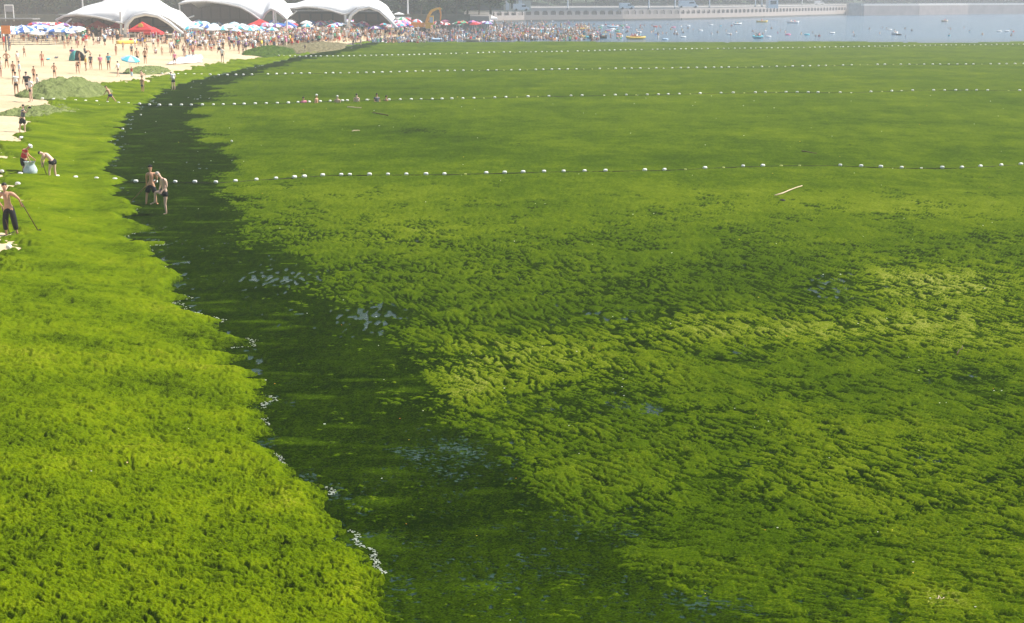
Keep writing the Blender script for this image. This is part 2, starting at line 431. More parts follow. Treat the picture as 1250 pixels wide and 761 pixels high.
tc_ = 0.07 + 0.06 * noise(PX_ / 1.8, PY_ / 1.2, 62) + 0.26 * sstep(0.25, 0.8, noise(PX_ / 2.0, PY_ / 0.6, 63)) * (1 - openw) + 0.12 * sstep(22.5, 19.0, PY_)
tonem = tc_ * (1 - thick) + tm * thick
far_cut = 272 + 7 * noise(PX_ / 22, PX_ / 57, 64) + 3 * noise(PX_ / 3, PX_ / 5, 72)
mask_m = (dsh < 0.25) & (PY_ < far_cut) & (ZM > -0.09)
km = mask_m[:-1, :-1] | mask_m[1:, 1:] | mask_m[:-1, 1:]

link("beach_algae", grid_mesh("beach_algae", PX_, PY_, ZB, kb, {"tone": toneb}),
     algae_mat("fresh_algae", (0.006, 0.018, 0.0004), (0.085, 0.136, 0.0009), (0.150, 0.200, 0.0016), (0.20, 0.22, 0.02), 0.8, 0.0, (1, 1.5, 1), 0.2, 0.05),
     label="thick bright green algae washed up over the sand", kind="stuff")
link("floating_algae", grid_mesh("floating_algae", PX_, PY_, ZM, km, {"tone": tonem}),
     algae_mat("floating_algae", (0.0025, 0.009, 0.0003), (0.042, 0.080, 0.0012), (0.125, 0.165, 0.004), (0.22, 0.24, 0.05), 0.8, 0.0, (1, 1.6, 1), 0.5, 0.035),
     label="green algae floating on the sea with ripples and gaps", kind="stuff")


# ------------------------------------------------------------------ land behind the beach, promenade, hill
concrete = plain("concrete", (0.30, 0.28, 0.27), 0.85, 0.2, 0.6)
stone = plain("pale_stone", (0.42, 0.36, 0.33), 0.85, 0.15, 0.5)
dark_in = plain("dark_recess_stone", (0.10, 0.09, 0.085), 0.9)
roof_grey = plain("grey_metal", (0.22, 0.22, 0.23), 0.6)

def base_z(px, py, z=0.0): x, y = ground_at_z(px, py, z); return Vector((x, y, z))
WALL_PX = [(596, 27.6), (640, 26.6), (700, 26.0), (760, 25.4), (830, 24.4), (880, 23.2), (930, 21.8), (985, 20.0), (1036, 18.4)]
WP = [base_z(*p) for p in WALL_PX]
BW_PX = [(1038, 18.9), (1053, 19.0), (1120, 18.4), (1180, 17.6), (1250, 17.0), (1400, 16.4)]
BP = [base_z(*p) for p in BW_PX]
BACK_Y = 372.0
# promenade deck as one solid slab behind both walls
def slab(name, pts, z0, z1, mat, **kw):
    n = len(pts); m = MB()
    m.add([(p[0], p[1], z0) for p in pts] + [(p[0], p[1], z1) for p in pts],
          [tuple(range(n))[::-1], tuple(range(n, 2 * n))] + [(i, (i + 1) % n, n + (i + 1) % n, n + i) for i in range(n)])
    return link(name, m.mesh(name, mat), **kw)
def off(p, d): return (p.x + d * 0.25, p.y + d)
deck = [off(p, 3.2) for p in WP] + [off(p, 3.2) for p in BP] + [(1200, 900), (1200, 1300), (-60, 1300), (-60, WP[0].y + 3.2)]
slab("promenade", deck, -2.0, 4.55, concrete, kind="structure")
slab("upper_terrace", [(-700, BACK_Y), (-6, BACK_Y), (-6.5, WP[0].y + 3.0), (-61, WP[0].y + 3.2), (-61, 1300), (-700, 1300)], 0.0, 3.6, plain("terrace_paving", (0.25, 0.23, 0.21), 0.9), kind="structure")
# wooded hill behind
hx = np.linspace(-700, 1200, 120); hy = np.concatenate([np.linspace(390, 760, 90), np.linspace(780, 1250, 20)])
HX, HY = np.meshgrid(hx, hy)
front = np.where(HX < -6, 396, np.interp(HX, [-6, 80, 165, 270, 500], [560, 600, 715, 750, 800]))
HD = np.maximum(HY - front, 0)
HZ = 3.0 + 26 * (1 - np.exp(-HD / 130)) * (1 + 0.25 * noise(HX / 90, HY / 90, 70)) + np.where(HD > 0, 0, -1.0)
hk = (HD[:-1, :-1] > 0) & (HD[:-1, 1:] > 0)
link("wooded_hill", grid_mesh("wooded_hill", HX, HY, HZ, hk), plain("hill_undergrowth", (0.022, 0.038, 0.022), 0.95, 0.4, 0.1), kind="structure")
def hill_z(x, y):
    f = 396 if x < -6 else float(np.interp(x, [-6, 80, 165, 270, 500], [560, 600, 715, 750, 800]))
    d = max(y - f, 0)
    return 3.2 + 26 * (1 - math.exp(-d / 130)) * (1 + 0.25 * float(noise(np.array([x / 90.]), np.array([y / 90.]), 70)[0])) if d > 0 else (3.6 if x < -6 else 4.55)

# trees
def crown_data(seed, n=420, h=5.0, r=3.6):
    rr = random.Random(seed); v = []; f = []
    lobes = [(rr.uniform(-.5, .5) * r, rr.uniform(-.5, .5) * r, rr.uniform(.25, 1.0) * h, rr.uniform(.35, .6) * r) for _ in range(9)]
    for _ in range(n):
        lx, ly, lz, lr = rr.choice(lobes)
        a, b = rr.uniform(0, 2 * math.pi), math.acos(rr.uniform(-0.6, 1)); q = lr * rr.uniform(.75, 1.08)
        c = Vector((lx + q * math.sin(b) * math.cos(a), ly + q * math.sin(b) * math.sin(a), lz + q * math.cos(b) * .8))
        s_ = rr.uniform(.45, .95); u = Vector((rr.uniform(-1, 1), rr.uniform(-1, 1), rr.uniform(-.6, .6))).normalized(); w = u.orthogonal().normalized() * rr.uniform(.5, .9)
        w.rotate(Matrix.Rotation(rr.uniform(0, 6.28), 3, u)); k = len(v)
        v += [c - u * s_, c + w * s_, c + u * s_, c - w * s_]; f.append((k, k + 1, k + 2, k + 3))
    return v, f
crowns = [crown_data(s_) for s_ in range(5)]
leaf_m = []
for k, c in enumerate([(0.045, 0.075, 0.030), (0.060, 0.090, 0.035), (0.035, 0.065, 0.035)]):
    leaf_m.append(plain("tree_leaves_%s" % "abc"[k], c, 0.8, 0.45, 0.9))
bark = plain("tree_bark", (0.10, 0.075, 0.05), 0.9)
crown_me = []
for v, f in crowns:
    m = MB(); m.add(v, f); crown_me.append(m.mesh("crown", leaf_m[0]))
m = MB(); m.tube([(0, 0, -0.5), (0.1, 0, 1.6), (-0.1, 0.1, 3.4)], [.28, .2, .12], 6)
for a in (0.3, 2.2, 4.2): m.tube([(0.05, 0, 1.4), (math.cos(a) * 1.1, math.sin(a) * 1.1, 3.0)], [.12, .05], 5)
trunk_me = m.mesh("trunk", bark)
tree_things = []
tr = random.Random(5)
def tree(x, y, sc, k):
    z = hill_z(x, y)
    t = empty("tree", (x, y, z - 0.1), tr.uniform(0, 6.28), cat="tree", group="trees behind the beach"); t.scale = (sc, sc, sc * tr.uniform(.85, 1.15))
    inst("crown", crown_me[k % 5], [leaf_m[k % 3]], t, (0, 0, 0.5))
    inst("trunk", trunk_me, [bark], t)
    tree_things.append((t, ["dark green leafy tree", "mid green leafy tree", "deep bluish green tree"][k % 3]))
for k in range(50): tree(-160 + k * 3.15 + tr.uniform(-1.2, 1.2), 386 + tr.uniform(-4, 14), tr.uniform(.95, 1.4), tr.randrange(30))
for k in range(56):
    x = 3 + k * 5.2 + tr.uniform(-2, 2)
    y = float(np.interp(x, [-6, 80, 165, 270, 500], [560, 600, 715, 750, 800])) + tr.uniform(4, 14)
    tree(x, y, tr.uniform(1.0, 1.5), tr.randrange(30))
mw = MB()
for k in range(1000):
    if k % 2: x = tr.uniform(-260, -4); y = 402 + tr.uniform(0, 1) ** 1.4 * 170
    else:
        x = tr.uniform(-4, 420); y = float(np.interp(x, [-6, 80, 165, 270, 500], [560, 600, 715, 750, 800])) + 12 + tr.uniform(0, 1) ** 1.4 * 180
    v, f = crowns[k % 5]; sc = tr.uniform(1.1, 1.9); z = hill_z(x, y); a = tr.uniform(0, 6.28); ca, sa = math.cos(a) * sc, math.sin(a) * sc
    mw.cur = k % 3; mw.add([(x + p[0] * ca - p[1] * sa, y + p[0] * sa + p[1] * ca, z + p[2] * sc) for p in v[:1200]], f[:300])
link("woodland", mw.mesh("woodland", leaf_m), kind="stuff", label="dense woodland covering the hill behind the promenade")

# seawall: arched bays along the promenade
t_wall = empty("promenade_seawall", WP[0], label="long pale stone seawall with a row of dark arched openings", cat="seawall")
m = MB(); m.cur = 0; L = 1.0
m.box((0, .45, 1.0), (1.0, .9, 2.4)); m.box((0, .3, 4.05), (1.0, .6, .9))
m.box((-.41, .3, 2.9), (.18, .6, 1.4)); m.box((.41, .3, 2.9), (.18, .6, 1.4))
m.add([(-.32, 0.02, 3.6), (-.32, .02, 3.1), (-.18, .02, 3.6), (-.32, .5, 3.6), (-.32, .5, 3.1), (-.18, .5, 3.6)], [(0, 1, 2), (1, 4, 5, 2), (3, 5, 4)])
m.add([(.32, 0.02, 3.6), (.32, .02, 3.1), (.18, .02, 3.6), (.32, .5, 3.6), (.32, .5, 3.1), (.18, .5, 3.6)], [(0, 2, 1), (1, 2, 5, 4), (3, 4, 5)])
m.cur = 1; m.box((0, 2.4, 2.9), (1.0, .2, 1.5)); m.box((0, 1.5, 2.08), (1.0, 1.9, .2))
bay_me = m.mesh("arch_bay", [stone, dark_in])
m = MB(); m.box((0, .25, 4.62), (1.0, .75, .25)); m.box((0, 0.2, 5.35), (1.0, .08, .07))
for q in (-.4, -.2, 0, .2, .4): m.box((q, .2, 5.05), (.03, .06, .62))
rail_me = m.mesh("railing", plain("railing_stone", (0.50, 0.46, 0.42), 0.8))
for a, b in zip(WP[:-1], WP[1:]):
    d = (b - a); n = max(1, round(d.length / 3.55)); rz = math.atan2(d.y, d.x); L = d.length / n
    for k in range(n):
        c = a + d * ((k + .5) / n) - WP[0]
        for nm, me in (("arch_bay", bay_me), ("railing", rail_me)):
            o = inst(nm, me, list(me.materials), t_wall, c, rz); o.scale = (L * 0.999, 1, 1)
m = MB()
for a, b in zip(WP[:-1], WP[1:]):
    d = b - a; c = (a + b) / 2 - WP[0]; m.box((c.x, c.y - .5, .1), (d.length * .99, 1.6, 1.0), math.atan2(d.y, d.x))
link("footing", m.mesh("footing", plain("wet_stone", (0.13, 0.12, 0.11), 0.7)), parent=t_wall)
t_bw = empty("breakwater", BP[0], label="plain pinkish grey breakwater wall with a pale parapet along its top", cat="breakwater")
mats_bw = plain("breakwater_stone", (0.36, 0.29, 0.27), 0.85, 0.15, 0.3)
mb, mp = MB(), MB()
for a, b in zip(BP[:-1], BP[1:]):
    d = b - a; c = (a + b) / 2 - BP[0]; rz = math.atan2(d.y, d.x)
    mb.box((c.x, c.y + 1.2, 1.7), (d.length, 2.4, 5.2), rz); mp.box((c.x, c.y + .9, 4.75), (d.length, 1.2, .9), rz)
link("wall_body", mb.mesh("wall_body", mats_bw), parent=t_bw); link("parapet", mp.mesh("parapet", plain("parapet_paint", (0.66, 0.64, 0.62), 0.7)), parent=t_bw)
m = MB(); m.box((2.2, 0.4, 2.4), (7.0, 5.0, 6.2)); link("end_block", m.mesh("end_block", concrete), parent=t_bw)

# beach retaining wall with panels
t_rw = empty("retaining_wall", (-100, BACK_Y, 1.9), label="low grey retaining wall along the back of the beach", cat="wall")
m = MB(); m.box((0, 0, 0), (6.0, .6, 3.0)); m.box((0, -.34, 1.56), (6.0, .9, .16)); m.box((2.9, -.36, 0), (.35, .3, 2.9)); dark_wall = plain("mossy_wall_stone", (0.10, 0.11, 0.09), 0.9, 0.3, 0.7); rw_me = m.mesh("wall_panel", dark_wall)
for k in range(33): inst("wall_panel", rw_me, [dark_wall], t_rw, ((k - 19) * 6.0 + 8, -.35, 0.5))

# building on the promenade, at the top edge
def block(name, px0, px1, py_base, zb, depth, h, label, mat):
    a = base_z(px0, py_base, zb); b = base_z(px1, py_base, zb); w = b.x - a.x
    t = empty(name, ((a.x + b.x) / 2, a.y + depth / 2, zb), label=label, cat="building")
    m = MB(); m.box((0, 0, h / 2 - .3), (w, depth, h + .6)); link("wall", m.mesh("wall", mat), parent=t)
    return t, w
t_b, w = block("pavilion", 560, 648, 12.0, 4.55, 12, 9, "white and cream building with dark glass on the promenade behind the crowd", plain("cream_render", (0.62, 0.58, 0.48), 0.8))
glass = plain("dark_glass", (0.05, 0.07, 0.09), 0.15)
m = MB(); m.box((-4.0, -6.05, 1.6), (w - 9, .12, 3.4)); link("window", m.mesh("window", glass), parent=t_b)
m = MB(); m.box((w / 2 - 5.4, -6.05, 1.6), (1.5, .12, 2.6)); link("window", m.mesh("window", glass), parent=t_b)
m = MB(); m.box((0, -1, 3.95), (w + 1.5, 15, .7)); link("roof", m.mesh("roof", WHITEP), parent=t_b)
m = MB(); m.box((0, -6.2, 1.7), (1.1, .6, 3.6)); pil_me = m.mesh("pillar", WHITEP)
for q in (w / 2 - 7.3, w / 2 - 3.3): inst("pillar", pil_me, [WHITEP], t_b, (q, 0, 0))
# blocks on the far right of the promenade
for (a, b, lab) in ((938, 950, "small pale block building by the flag poles on the promenade"), (1112, 1128, "small white building behind the breakwater parapet")):
    t_, w_ = block("kiosk", a, b, 8.5 if a < 1000 else 4.5, 4.55, 6, 4.2, lab, WHITEP)
    m = MB(); m.box((0, -3.05, 1.6), (w_ * .6, .1, 1.3)); link("window", m.mesh("window", glass), parent=t_)
    m = MB(); m.box((0, 0, 4.3), (w_ + .6, 6.6, .25)); link("roof", m.mesh("roof", roof_grey), parent=t_)

# lamp posts and masts
m = MB(); m.tube([(0, 0, 0), (0, 0, 6), (0, 0, 12)], [.22, .17, .12], 8); post_me = m.mesh("pole", WHITEP)
m = MB(); m.box((0, 0, 12.1), (2.2, .3, .14)); m.ball((-1.0, 0, 12.0), (.4, .25, .15)); m.ball((1.0, 0, 12.0), (.4, .25, .15)); lh_me = m.mesh("lamp_head", WHITEP)
m = MB(); m.tube([(0, 0, 0), (0, 0, .5)], [.42, .36], 8); pb_me = m.mesh("base", concrete)
lamps = []
for px, py, z in ((498, 17, 3.6), (693, 12, 4.55), (792, 12, 4.55), (824, 11, 4.55), (866, 10, 4.55), (922, 8.5, 4.55), (930, 8.5, 4.55), (979, 7, 4.55), (102, 24, 3.6), (196, 24, 3.6), (1135, 5, 4.55)):
    x, y = ground_at_z(px, py, z) if z > 4 else (ground_at_z(px, py, z)[0] * (BACK_Y + 4) / ground_at_z(px, py, z)[1], BACK_Y + 4)
    t = empty("lamp_post", (x, y, z), cat="lamp post", group="lamp posts along the promenade")
    inst("pole", post_me, [WHITEP], t); inst("lamp_head", lh_me, [WHITEP], t); inst("base", pb_me, [concrete], t)
    lamps.append((t, px))
lab_l = ["beside the yellow excavator", "above the crowded water", "third from the pavilion", "between the boathouse van and the middle of the seawall", "over the middle of the seawall", "left one of a close pair by the flat kiosk",
         "right one of a close pair by the flat kiosk", "near the far end of the arches", "left of the big left canopy", "behind the right slope of the big left canopy", "behind the breakwater"]
for (t, px), l_ in zip(lamps, lab_l): t["label"] = "white lamp post " + l_

# ------------------------------------------------------------------ labels: what sets each of many alike things apart
LANDMARKS = [("the orange sign", 10, 50), ("the algae heap", 85, 100), ("the dome tent", 95, 70), ("the left canopy", 125, 42), ("the red gazebo", 178, 52),
             ("the plastic sheets", 222, 74), ("the middle canopy", 275, 38), ("the red parasol tent", 318, 34), ("the green bank", 330, 62), ("the brown patch", 385, 56), ("the right canopy", 420, 34),
             ("the yellow excavator", 520, 38), ("the white pavilion", 610, 30), ("the long inflatable", 655, 38), ("the yellow raft", 712, 36), ("the blue dinghy", 724, 46), ("the yellow boat", 776, 46),
             ("the mid seawall", 830, 28), ("the cyan dinghy", 925, 46), ("the pink ring", 962, 42), ("the long open boat", 968, 28), ("the breakwater", 1100, 22), ("the open sea", 1200, 40)]
def ordinal(n):
    w = ["first", "second", "third", "fourth", "fifth", "sixth", "seventh", "eighth", "ninth", "tenth"]
    if n <= 10: return w[n - 1]
    return "%d%s" % (n, "th" if 10 < n % 100 < 14 else {1: "st", 2: "nd", 3: "rd"}.get(n % 10, "th"))
def label_all(items):
    """items: (object, what it looks like, px, py)"""
    groups = {}
    for o, what, px, py in items:
        lm = min(LANDMARKS, key=lambda q: (q[1] - px) ** 2 + ((q[2] - py) * 2.5) ** 2)[0]
        groups.setdefault(what + " near " + lm, []).append((px, py, o))
    for k, g in groups.items():
        g.sort(key=lambda q: q[0])
        for i, (_, _, o) in enumerate(g):
            o["label"] = k if len(g) == 1 else "%s, %s from the left" % (k, "leftmost" if i == 0 and False else ordinal(i + 1))
def world_px(p):
    dy = p[1] * math.cos(PITCH) - (p[2] - CAM_H) * math.sin(PITCH)
    dz = p[1] * math.sin(PITCH) + (p[2] - CAM_H) * math.cos(PITCH)
    return 625 + FPX * p[0] / dy, 380.5 - FPX * dz / dy
label_all([(t, w, *world_px(t.location)) for t, w in tree_things])

# ------------------------------------------------------------------ tensile canopies
membrane = plain("white_membrane", (0.80, 0.80, 0.80), 0.6, 0.03, 0.3)
def canopy(front_, top_, back_, masts, D0, ybase, zbase, label):
    s_ = D0 / FPX; cx = (front_[0][0] + front_[-1][0]) / 2
    t = empty("tensile_canopy", ((cx - 625) * s_, D0, zbase), label=label, cat="canopy")
    def W(px, py, d): return ((px - cx) * s_, d, (ybase - py) * s_)
    def res(pts, n=60):
        p = np.array(pts, float); l = np.concatenate([[0], np.cumsum(np.hypot(*np.diff(p, axis=0).T))]); q = np.linspace(0, l[-1], n)
        return np.stack([np.interp(q, l, p[:, 0]), np.interp(q, l, p[:, 1])], 1)
    F, T, B = res(front_), res(top_), res(back_); m = MB(); nr = 13; vs = []
    for j in range(nr):
        u = j / (nr - 1)
        a, b, c = (1 - u) ** 2, 2 * u * (1 - u), u * u
        for k in range(60):
            ctrl = 2 * T[k] - 0.5 * F[k] - 0.5 * B[k]
            P = F[k] * a + ctrl * b + B[k] * c
            vs.append(W(P[0], P[1], 13 * u))
    fs = [(j * 60 + k, j * 60 + k + 1, (j + 1) * 60 + k + 1, (j + 1) * 60 + k) for j in range(nr - 1) for k in range(59)]
    m.add(vs, fs); me = m.mesh("membrane", membrane, True); o = link("membrane", me, parent=t)
    md = o.modifiers.new("thickness", 'SOLIDIFY'); md.thickness = 0.08
    m = MB(); m.tube([W(p[0], p[1], -0.05) for p in F[::2]] , .22, 6); link("rim", m.mesh("rim", plain("canopy_rim", (0.55, 0.54, 0.53), 0.6)), parent=t)
    for (x0, y0, x1, y1, r) in masts:
        m = MB(); m.tube([W(x0, y0, .3), W((x0 + x1) / 2, (y0 + y1) / 2, .3), W(x1, y1, .3)], r, 8); link("mast", m.mesh("mast", WHITEP), parent=t)
    return t, W
canopy([(80, 27), (90, 22), (104, 20), (130, 23), (150, 28), (159, 31), (166, 27), (174, 21), (188, 18), (203, 20), (216, 26), (232, 37)],
       [(84, 23), (108, 10), (126, 5), (137, -2), (152, -8), (167, -4), (176, 2), (192, 3), (206, 12), (219, 17), (232, 33)],
       [(92, 30), (110, 24), (130, 20), (150, 18), (175, 18), (200, 22), (226, 33)],
       [(157, 46, 157, 17, .22), (163, 44, 166, 28, .18), (98, 25, 90, 31, .14), (231, 45, 232, 36, .18), (82, 45, 81, 27, .14)], 250, 44.5, 2.0,
       "largest white tensile canopy with two arched openings above the beach stalls")
canopy([(228, 7), (240, 5), (262, 4), (285, 7), (302, 11), (314, 18), (326, 27), (331, 17), (338, 13), (346, 17), (356, 25)],
       [(228, 4), (250, -3), (285, -9), (315, -9), (338, -4), (350, 6), (356, 20)],
       [(234, 12), (262, 6), (300, 6), (330, 8), (352, 20)],
       [(326, 40, 326, 26, .22), (236, 24, 245, 21, .15), (340, 38, 340, 14, .18), (355, 38, 356, 24, .18), (229, 38, 228, 6, .16)], 285, 38, 2.0,
       "white tensile canopy between the other two, open over a long dark stage")
canopy([(342, 10), (354, 13), (366, 13), (378, 11), (392, 12), (408, 15), (424, 20), (430, 19), (440, 13), (454, 10), (466, 14), (474, 19), (482, 28)],
       [(342, 8), (362, 7), (378, 2), (392, -3), (415, -5), (435, -3), (452, 3), (464, 4), (473, 10), (482, 24)],
       [(348, 14), (370, 10), (400, 8), (440, 10), (476, 22)],
       [(426, 36, 426, 19, .22), (482, 36, 482, 27, .18), (360, 22, 368, 16, .14), (343, 36, 342, 10, .16)], 305, 36, 2.0,
       "right hand white tensile canopy with a low arch beside the excavator")
# thick arched ribs standing in front of the two arch openings
for (D0, yb, pts, lab) in ((248, 46, [(162, 46), (165, 33), (174, 24), (188, 20.5), (203, 23), (216, 31), (234, 46)], "thick white arch rib in front of the largest canopy"),
                           (302, 37, [(428, 37), (433, 22), (442, 15), (455, 12), (467, 16), (477, 25), (488, 37)], "thick white arch rib in front of the right canopy")):
    s_ = D0 / FPX; t = empty("arch_rib", ((pts[3][0] - 625) * s_, D0 - .6, 2.0), label=lab, cat="arch")
    m = MB(); m.tube([((p[0] - pts[3][0]) * s_, 0, (yb - p[1]) * s_) for p in pts], .34, 8); link("arch", m.mesh("arch", WHITEP, True), parent=t)
    m = MB(); m.box(((pts[0][0] - pts[3][0]) * s_, 0, 0), (1, 1, .5)); m.box(((pts[-1][0] - pts[3][0]) * s_, 0, 0), (1, 1, .5)); link("footing", m.mesh("footing", concrete), parent=t)
# stage wall and stall backs under the canopies
def stall(x0, x1, D0, zb, h, mat, label, panes=0):
    a = (x0 - 625) * D0 / FPX; b = (x1 - 625) * D0 / FPX
    t = empty("stall", ((a + b) / 2, D0, zb), label=label, cat="stall")
    m = MB(); m.box((0, 1.6, h / 2 - .1), (b - a, 3.2, h)); link("wall", m.mesh("wall", mat), parent=t)
    m = MB(); m.box((0, 1.3, h), (b - a + .6, 4.2, .22)); link("roof", m.mesh("roof", roof_grey), parent=t)
    m = MB(); m.box((0, -.5, 1.0), (b - a, .7, .15)); link("counter", m.mesh("counter", WOOD), parent=t)
    for k in range(panes):
        m = MB(); w_ = (b - a) / panes; m.box((-(b - a) / 2 + (k + .5) * w_, -.06, h * .62), (w_ * .8, .12, h * .45)); link("panel", m.mesh("panel", plain("stall_panel", (0.16, 0.13, 0.12), .7)), parent=t)
stall(232, 322, 298, 2.0, 5.3, plain("stage_brown", (0.13, 0.105, 0.10), .8), "long dark brown stage wall under the middle canopy", 8)
stall(84, 150, 262, 2.0, 3.3, plain("stall_dark", (0.07, 0.07, 0.08), .8), "dark stall row under the left arch of the largest canopy", 5)
stall(164, 228, 264, 2.0, 3.2, plain("stall_dark", (0.07, 0.07, 0.08), .8), "dark stall under the right arch of the largest canopy", 4)
stall(358, 424, 318, 2.0, 3.4, plain("stall_grey", (0.10, 0.10, 0.11), .8), "grey stall row under the right canopy", 5)
stall(436, 480, 320, 2.0, 3.3, plain("stall_grey", (0.10, 0.10, 0.11), .8), "grey stall under the low arch beside the excavator", 3)
stall(-12, 52, 262, 2.0, 2.6, plain("hut_grey", (0.20, 0.20, 0.20), .8), "low grey hut at the left end of the beach", 5)

# ------------------------------------------------------------------ people
def skin_mesh(name, verts, edges, sub=1):
    me = bpy.data.meshes.new(name + "_cage"); me.from_pydata([v[:3] for v in verts], edges, [])
    o = bpy.data.objects.new(name + "_cage", me); col.objects.link(o)
    md = o.modifiers.new("s", 'SKIN'); md.use_smooth_shade = True; md.branch_smoothing = 0.4
    sl = me.skin_vertices[0].data
    for k, v in enumerate(verts):
        r = v[3]; sl[k].radius = r if isinstance(r, tuple) else (r, r)
    sl[0].use_root = True
    if sub: m2 = o.modifiers.new("u", 'SUBSURF'); m2.levels = sub; m2.render_levels = sub
    dg = bpy.context.evaluated_depsgraph_get()
    out = bpy.data.meshes.new_from_object(o.evaluated_get(dg)); out.name = name
    bpy.data.objects.remove(o); bpy.data.meshes.remove(me)
    return out
def V(a): return Vector(a)
def lerp(a, b, t): return V(a) * (1 - t) + V(b) * t

BASE = dict(pel=(0, 0, .93), che=(0, 0, 1.28), nck=(0, 0, 1.49), hd=(0, -.02, 1.66), hL=(-.09, 0, .88), hR=(.09, 0, .88), kL=(-.11, -.02, .49), kR=(.11, -.02, .49),
            aL=(-.12, .02, .08), aR=(.12, .02, .08), tL=(-.14, -.15, .03), tR=(.14, -.15, .03), sL=(-.18, 0, 1.41), sR=(.18, 0, 1.41), eL=(-.23, .03, 1.13), eR=(.23, .03, 1.13),
            wL=(-.24, -.06, .88), wR=(.24, -.06, .88))
def pose(**kw): d = dict(BASE); d.update(kw); return d
POSES = dict(
    stand=pose(),
    stroll=pose(kL=(-.10, -.16, .52), aL=(-.10, -.22, .09), tL=(-.11, -.40, .05), kR=(.10, .06, .48), aR=(.10, .26, .13), tR=(.11, .14, .03), wL=(-.24, .14, .92), eL=(-.23, .12, 1.13), wR=(.22, -.24, .95), eR=(.23, -.04, 1.13)),
    hips=pose(eL=(-.40, .06, 1.16), wL=(-.17, -.06, .98), eR=(.38, .06, 1.18), wR=(.16, -.06, .99), kL=(-.15, -.02, .48), aL=(-.20, .02, .08), tL=(-.24, -.14, .03)),
    raise_=pose(eR=(.30, -.06, 1.52), wR=(.22, -.10, 1.74), eL=(-.25, -.05, 1.15), wL=(-.18, -.2, 1.0)),
    bend=pose(pel=(0, .12, .85), che=(0, -.18, 1.05), nck=(0, -.34, 1.10), hd=(0, -.50, 1.08), sL=(-.17, -.28, 1.08), sR=(.17, -.28, 1.08), eL=(-.18, -.34, .80), eR=(.18, -.34, .80), wL=(-.14, -.42, .55), wR=(.14, -.42, .55),
              hL=(-.09, .12, .82), hR=(.09, .12, .82), kL=(-.11, .02, .46), kR=(.11, .02, .46)),
    sit=pose(pel=(0, .1, .14), che=(0, .16, .48), nck=(0, .14, .68), hd=(0, .10, .84), hL=(-.1, .08, .13), hR=(.1, .08, .13), kL=(-.14, -.32, .42), kR=(.14, -.32, .42), aL=(-.14, -.52, .07), aR=(.14, -.52, .07),
             tL=(-.15, -.68, .04), tR=(.15, -.68, .04), sL=(-.18, .15, .60), sR=(.18, .15, .60), eL=(-.25, .02, .38), eR=(.25, .02, .38), wL=(-.16, -.24, .40), wR=(.16, -.24, .40)),
    carry=pose(eL=(-.24, -.03, 1.14), wL=(-.14, -.30, 1.08), eR=(.24, -.03, 1.14), wR=(.14, -.30, 1.08)),
    lean=pose(pel=(.03, 0, .92), hd=(.05, -.04, 1.65), kR=(.15, -.08, .50), aR=(.22, -.04, .08), tR=(.28, -.2, .03), wL=(-.20, -.16, 1.0), eL=(-.26, .02, 1.16)),
)
def body_mesh(name, J, detail=False, fat=1.0, sub=1):
    f = fat * 1.17; v = []; ix = {}
    def add(k, p, r): ix[k] = len(v); v.append((*p, r)); return ix[k]
    J = {k: V(p) for k, p in J.items()}
    e = []
    def ln(*ks):
        for a, b in zip(ks[:-1], ks[1:]): e.append((ix[a], ix[b]))
    add("pel", J["pel"], (.125 * f, .095 * f)); add("wst", lerp(J["pel"], J["che"], .42), (.115 * f, .085 * f)); add("che", J["che"], (.14 * f, .10 * f)); add("nb", lerp(J["che"], J["nck"], .75), (.085, .07))
    add("nck", J["nck"], .052); add("h1", lerp(J["nck"], J["hd"], .62), .072); add("h2", J["hd"] + (J["hd"] - J["nck"]) * .18, .088); add("h3", J["hd"] + (J["hd"] - J["nck"]) * .55, .055)
    ln("pel", "wst", "che", "nb", "nck", "h1", "h2", "h3")
    for s_ in "LR":
        h, k, a, t = (J[q + s_] for q in "hkat")
        add("h" + s_, h, .085 * f); add("m" + s_, lerp(h, k, .4), .078 * f); add("k" + s_, k, .055); add("c" + s_, lerp(k, a, .35), .055); add("a" + s_, a, .036); add("t" + s_, t, (.035, .025))
        ln("pel", "h" + s_, "m" + s_, "k" + s_, "c" + s_, "a" + s_, "t" + s_)
        s, el, w = J["s" + s_], J["e" + s_], J["w" + s_]
        add("s" + s_, s, .062 * f); add("u" + s_, lerp(s, el, .45), .048 * f); add("e" + s_, el, .038); add("w" + s_, w, .027)
        d = (w - el).normalized(); hd = w + d * .07
        add("p" + s_, hd, (.038, .022))
        ln("nb", "s" + s_, "u" + s_, "e" + s_, "w" + s_, "p" + s_)
        if detail:
            side = d.cross(V((0, 1, .2))).normalized()
            for q in range(4):
                b = hd + side * (.024 * (q - 1.5)) + d * .02; L = (.060, .072, .066, .052)[q]
                add("f%d%s" % (q, s_), b + d * L * .5 + V((0, -.008, 0)), .010); add("g%d%s" % (q, s_), b + d * L + V((0, -.022, 0)), .008)
                e.append((ix["p" + s_], ix["f%d%s" % (q, s_)])); e.append((ix["f%d%s" % (q, s_)], ix["g%d%s" % (q, s_)]))
            add("th" + s_, w + d * .04 + side * .045 * (1 if s_ == "L" else -1), .011); add("ti" + s_, w + d * .075 + side * .055 * (1 if s_ == "L" else -1) + V((0, -.015, 0)), .009)
            e.append((ix["w" + s_], ix["th" + s_])); e.append((ix["th" + s_], ix["ti" + s_]))
    return skin_mesh(name, v, e, sub)
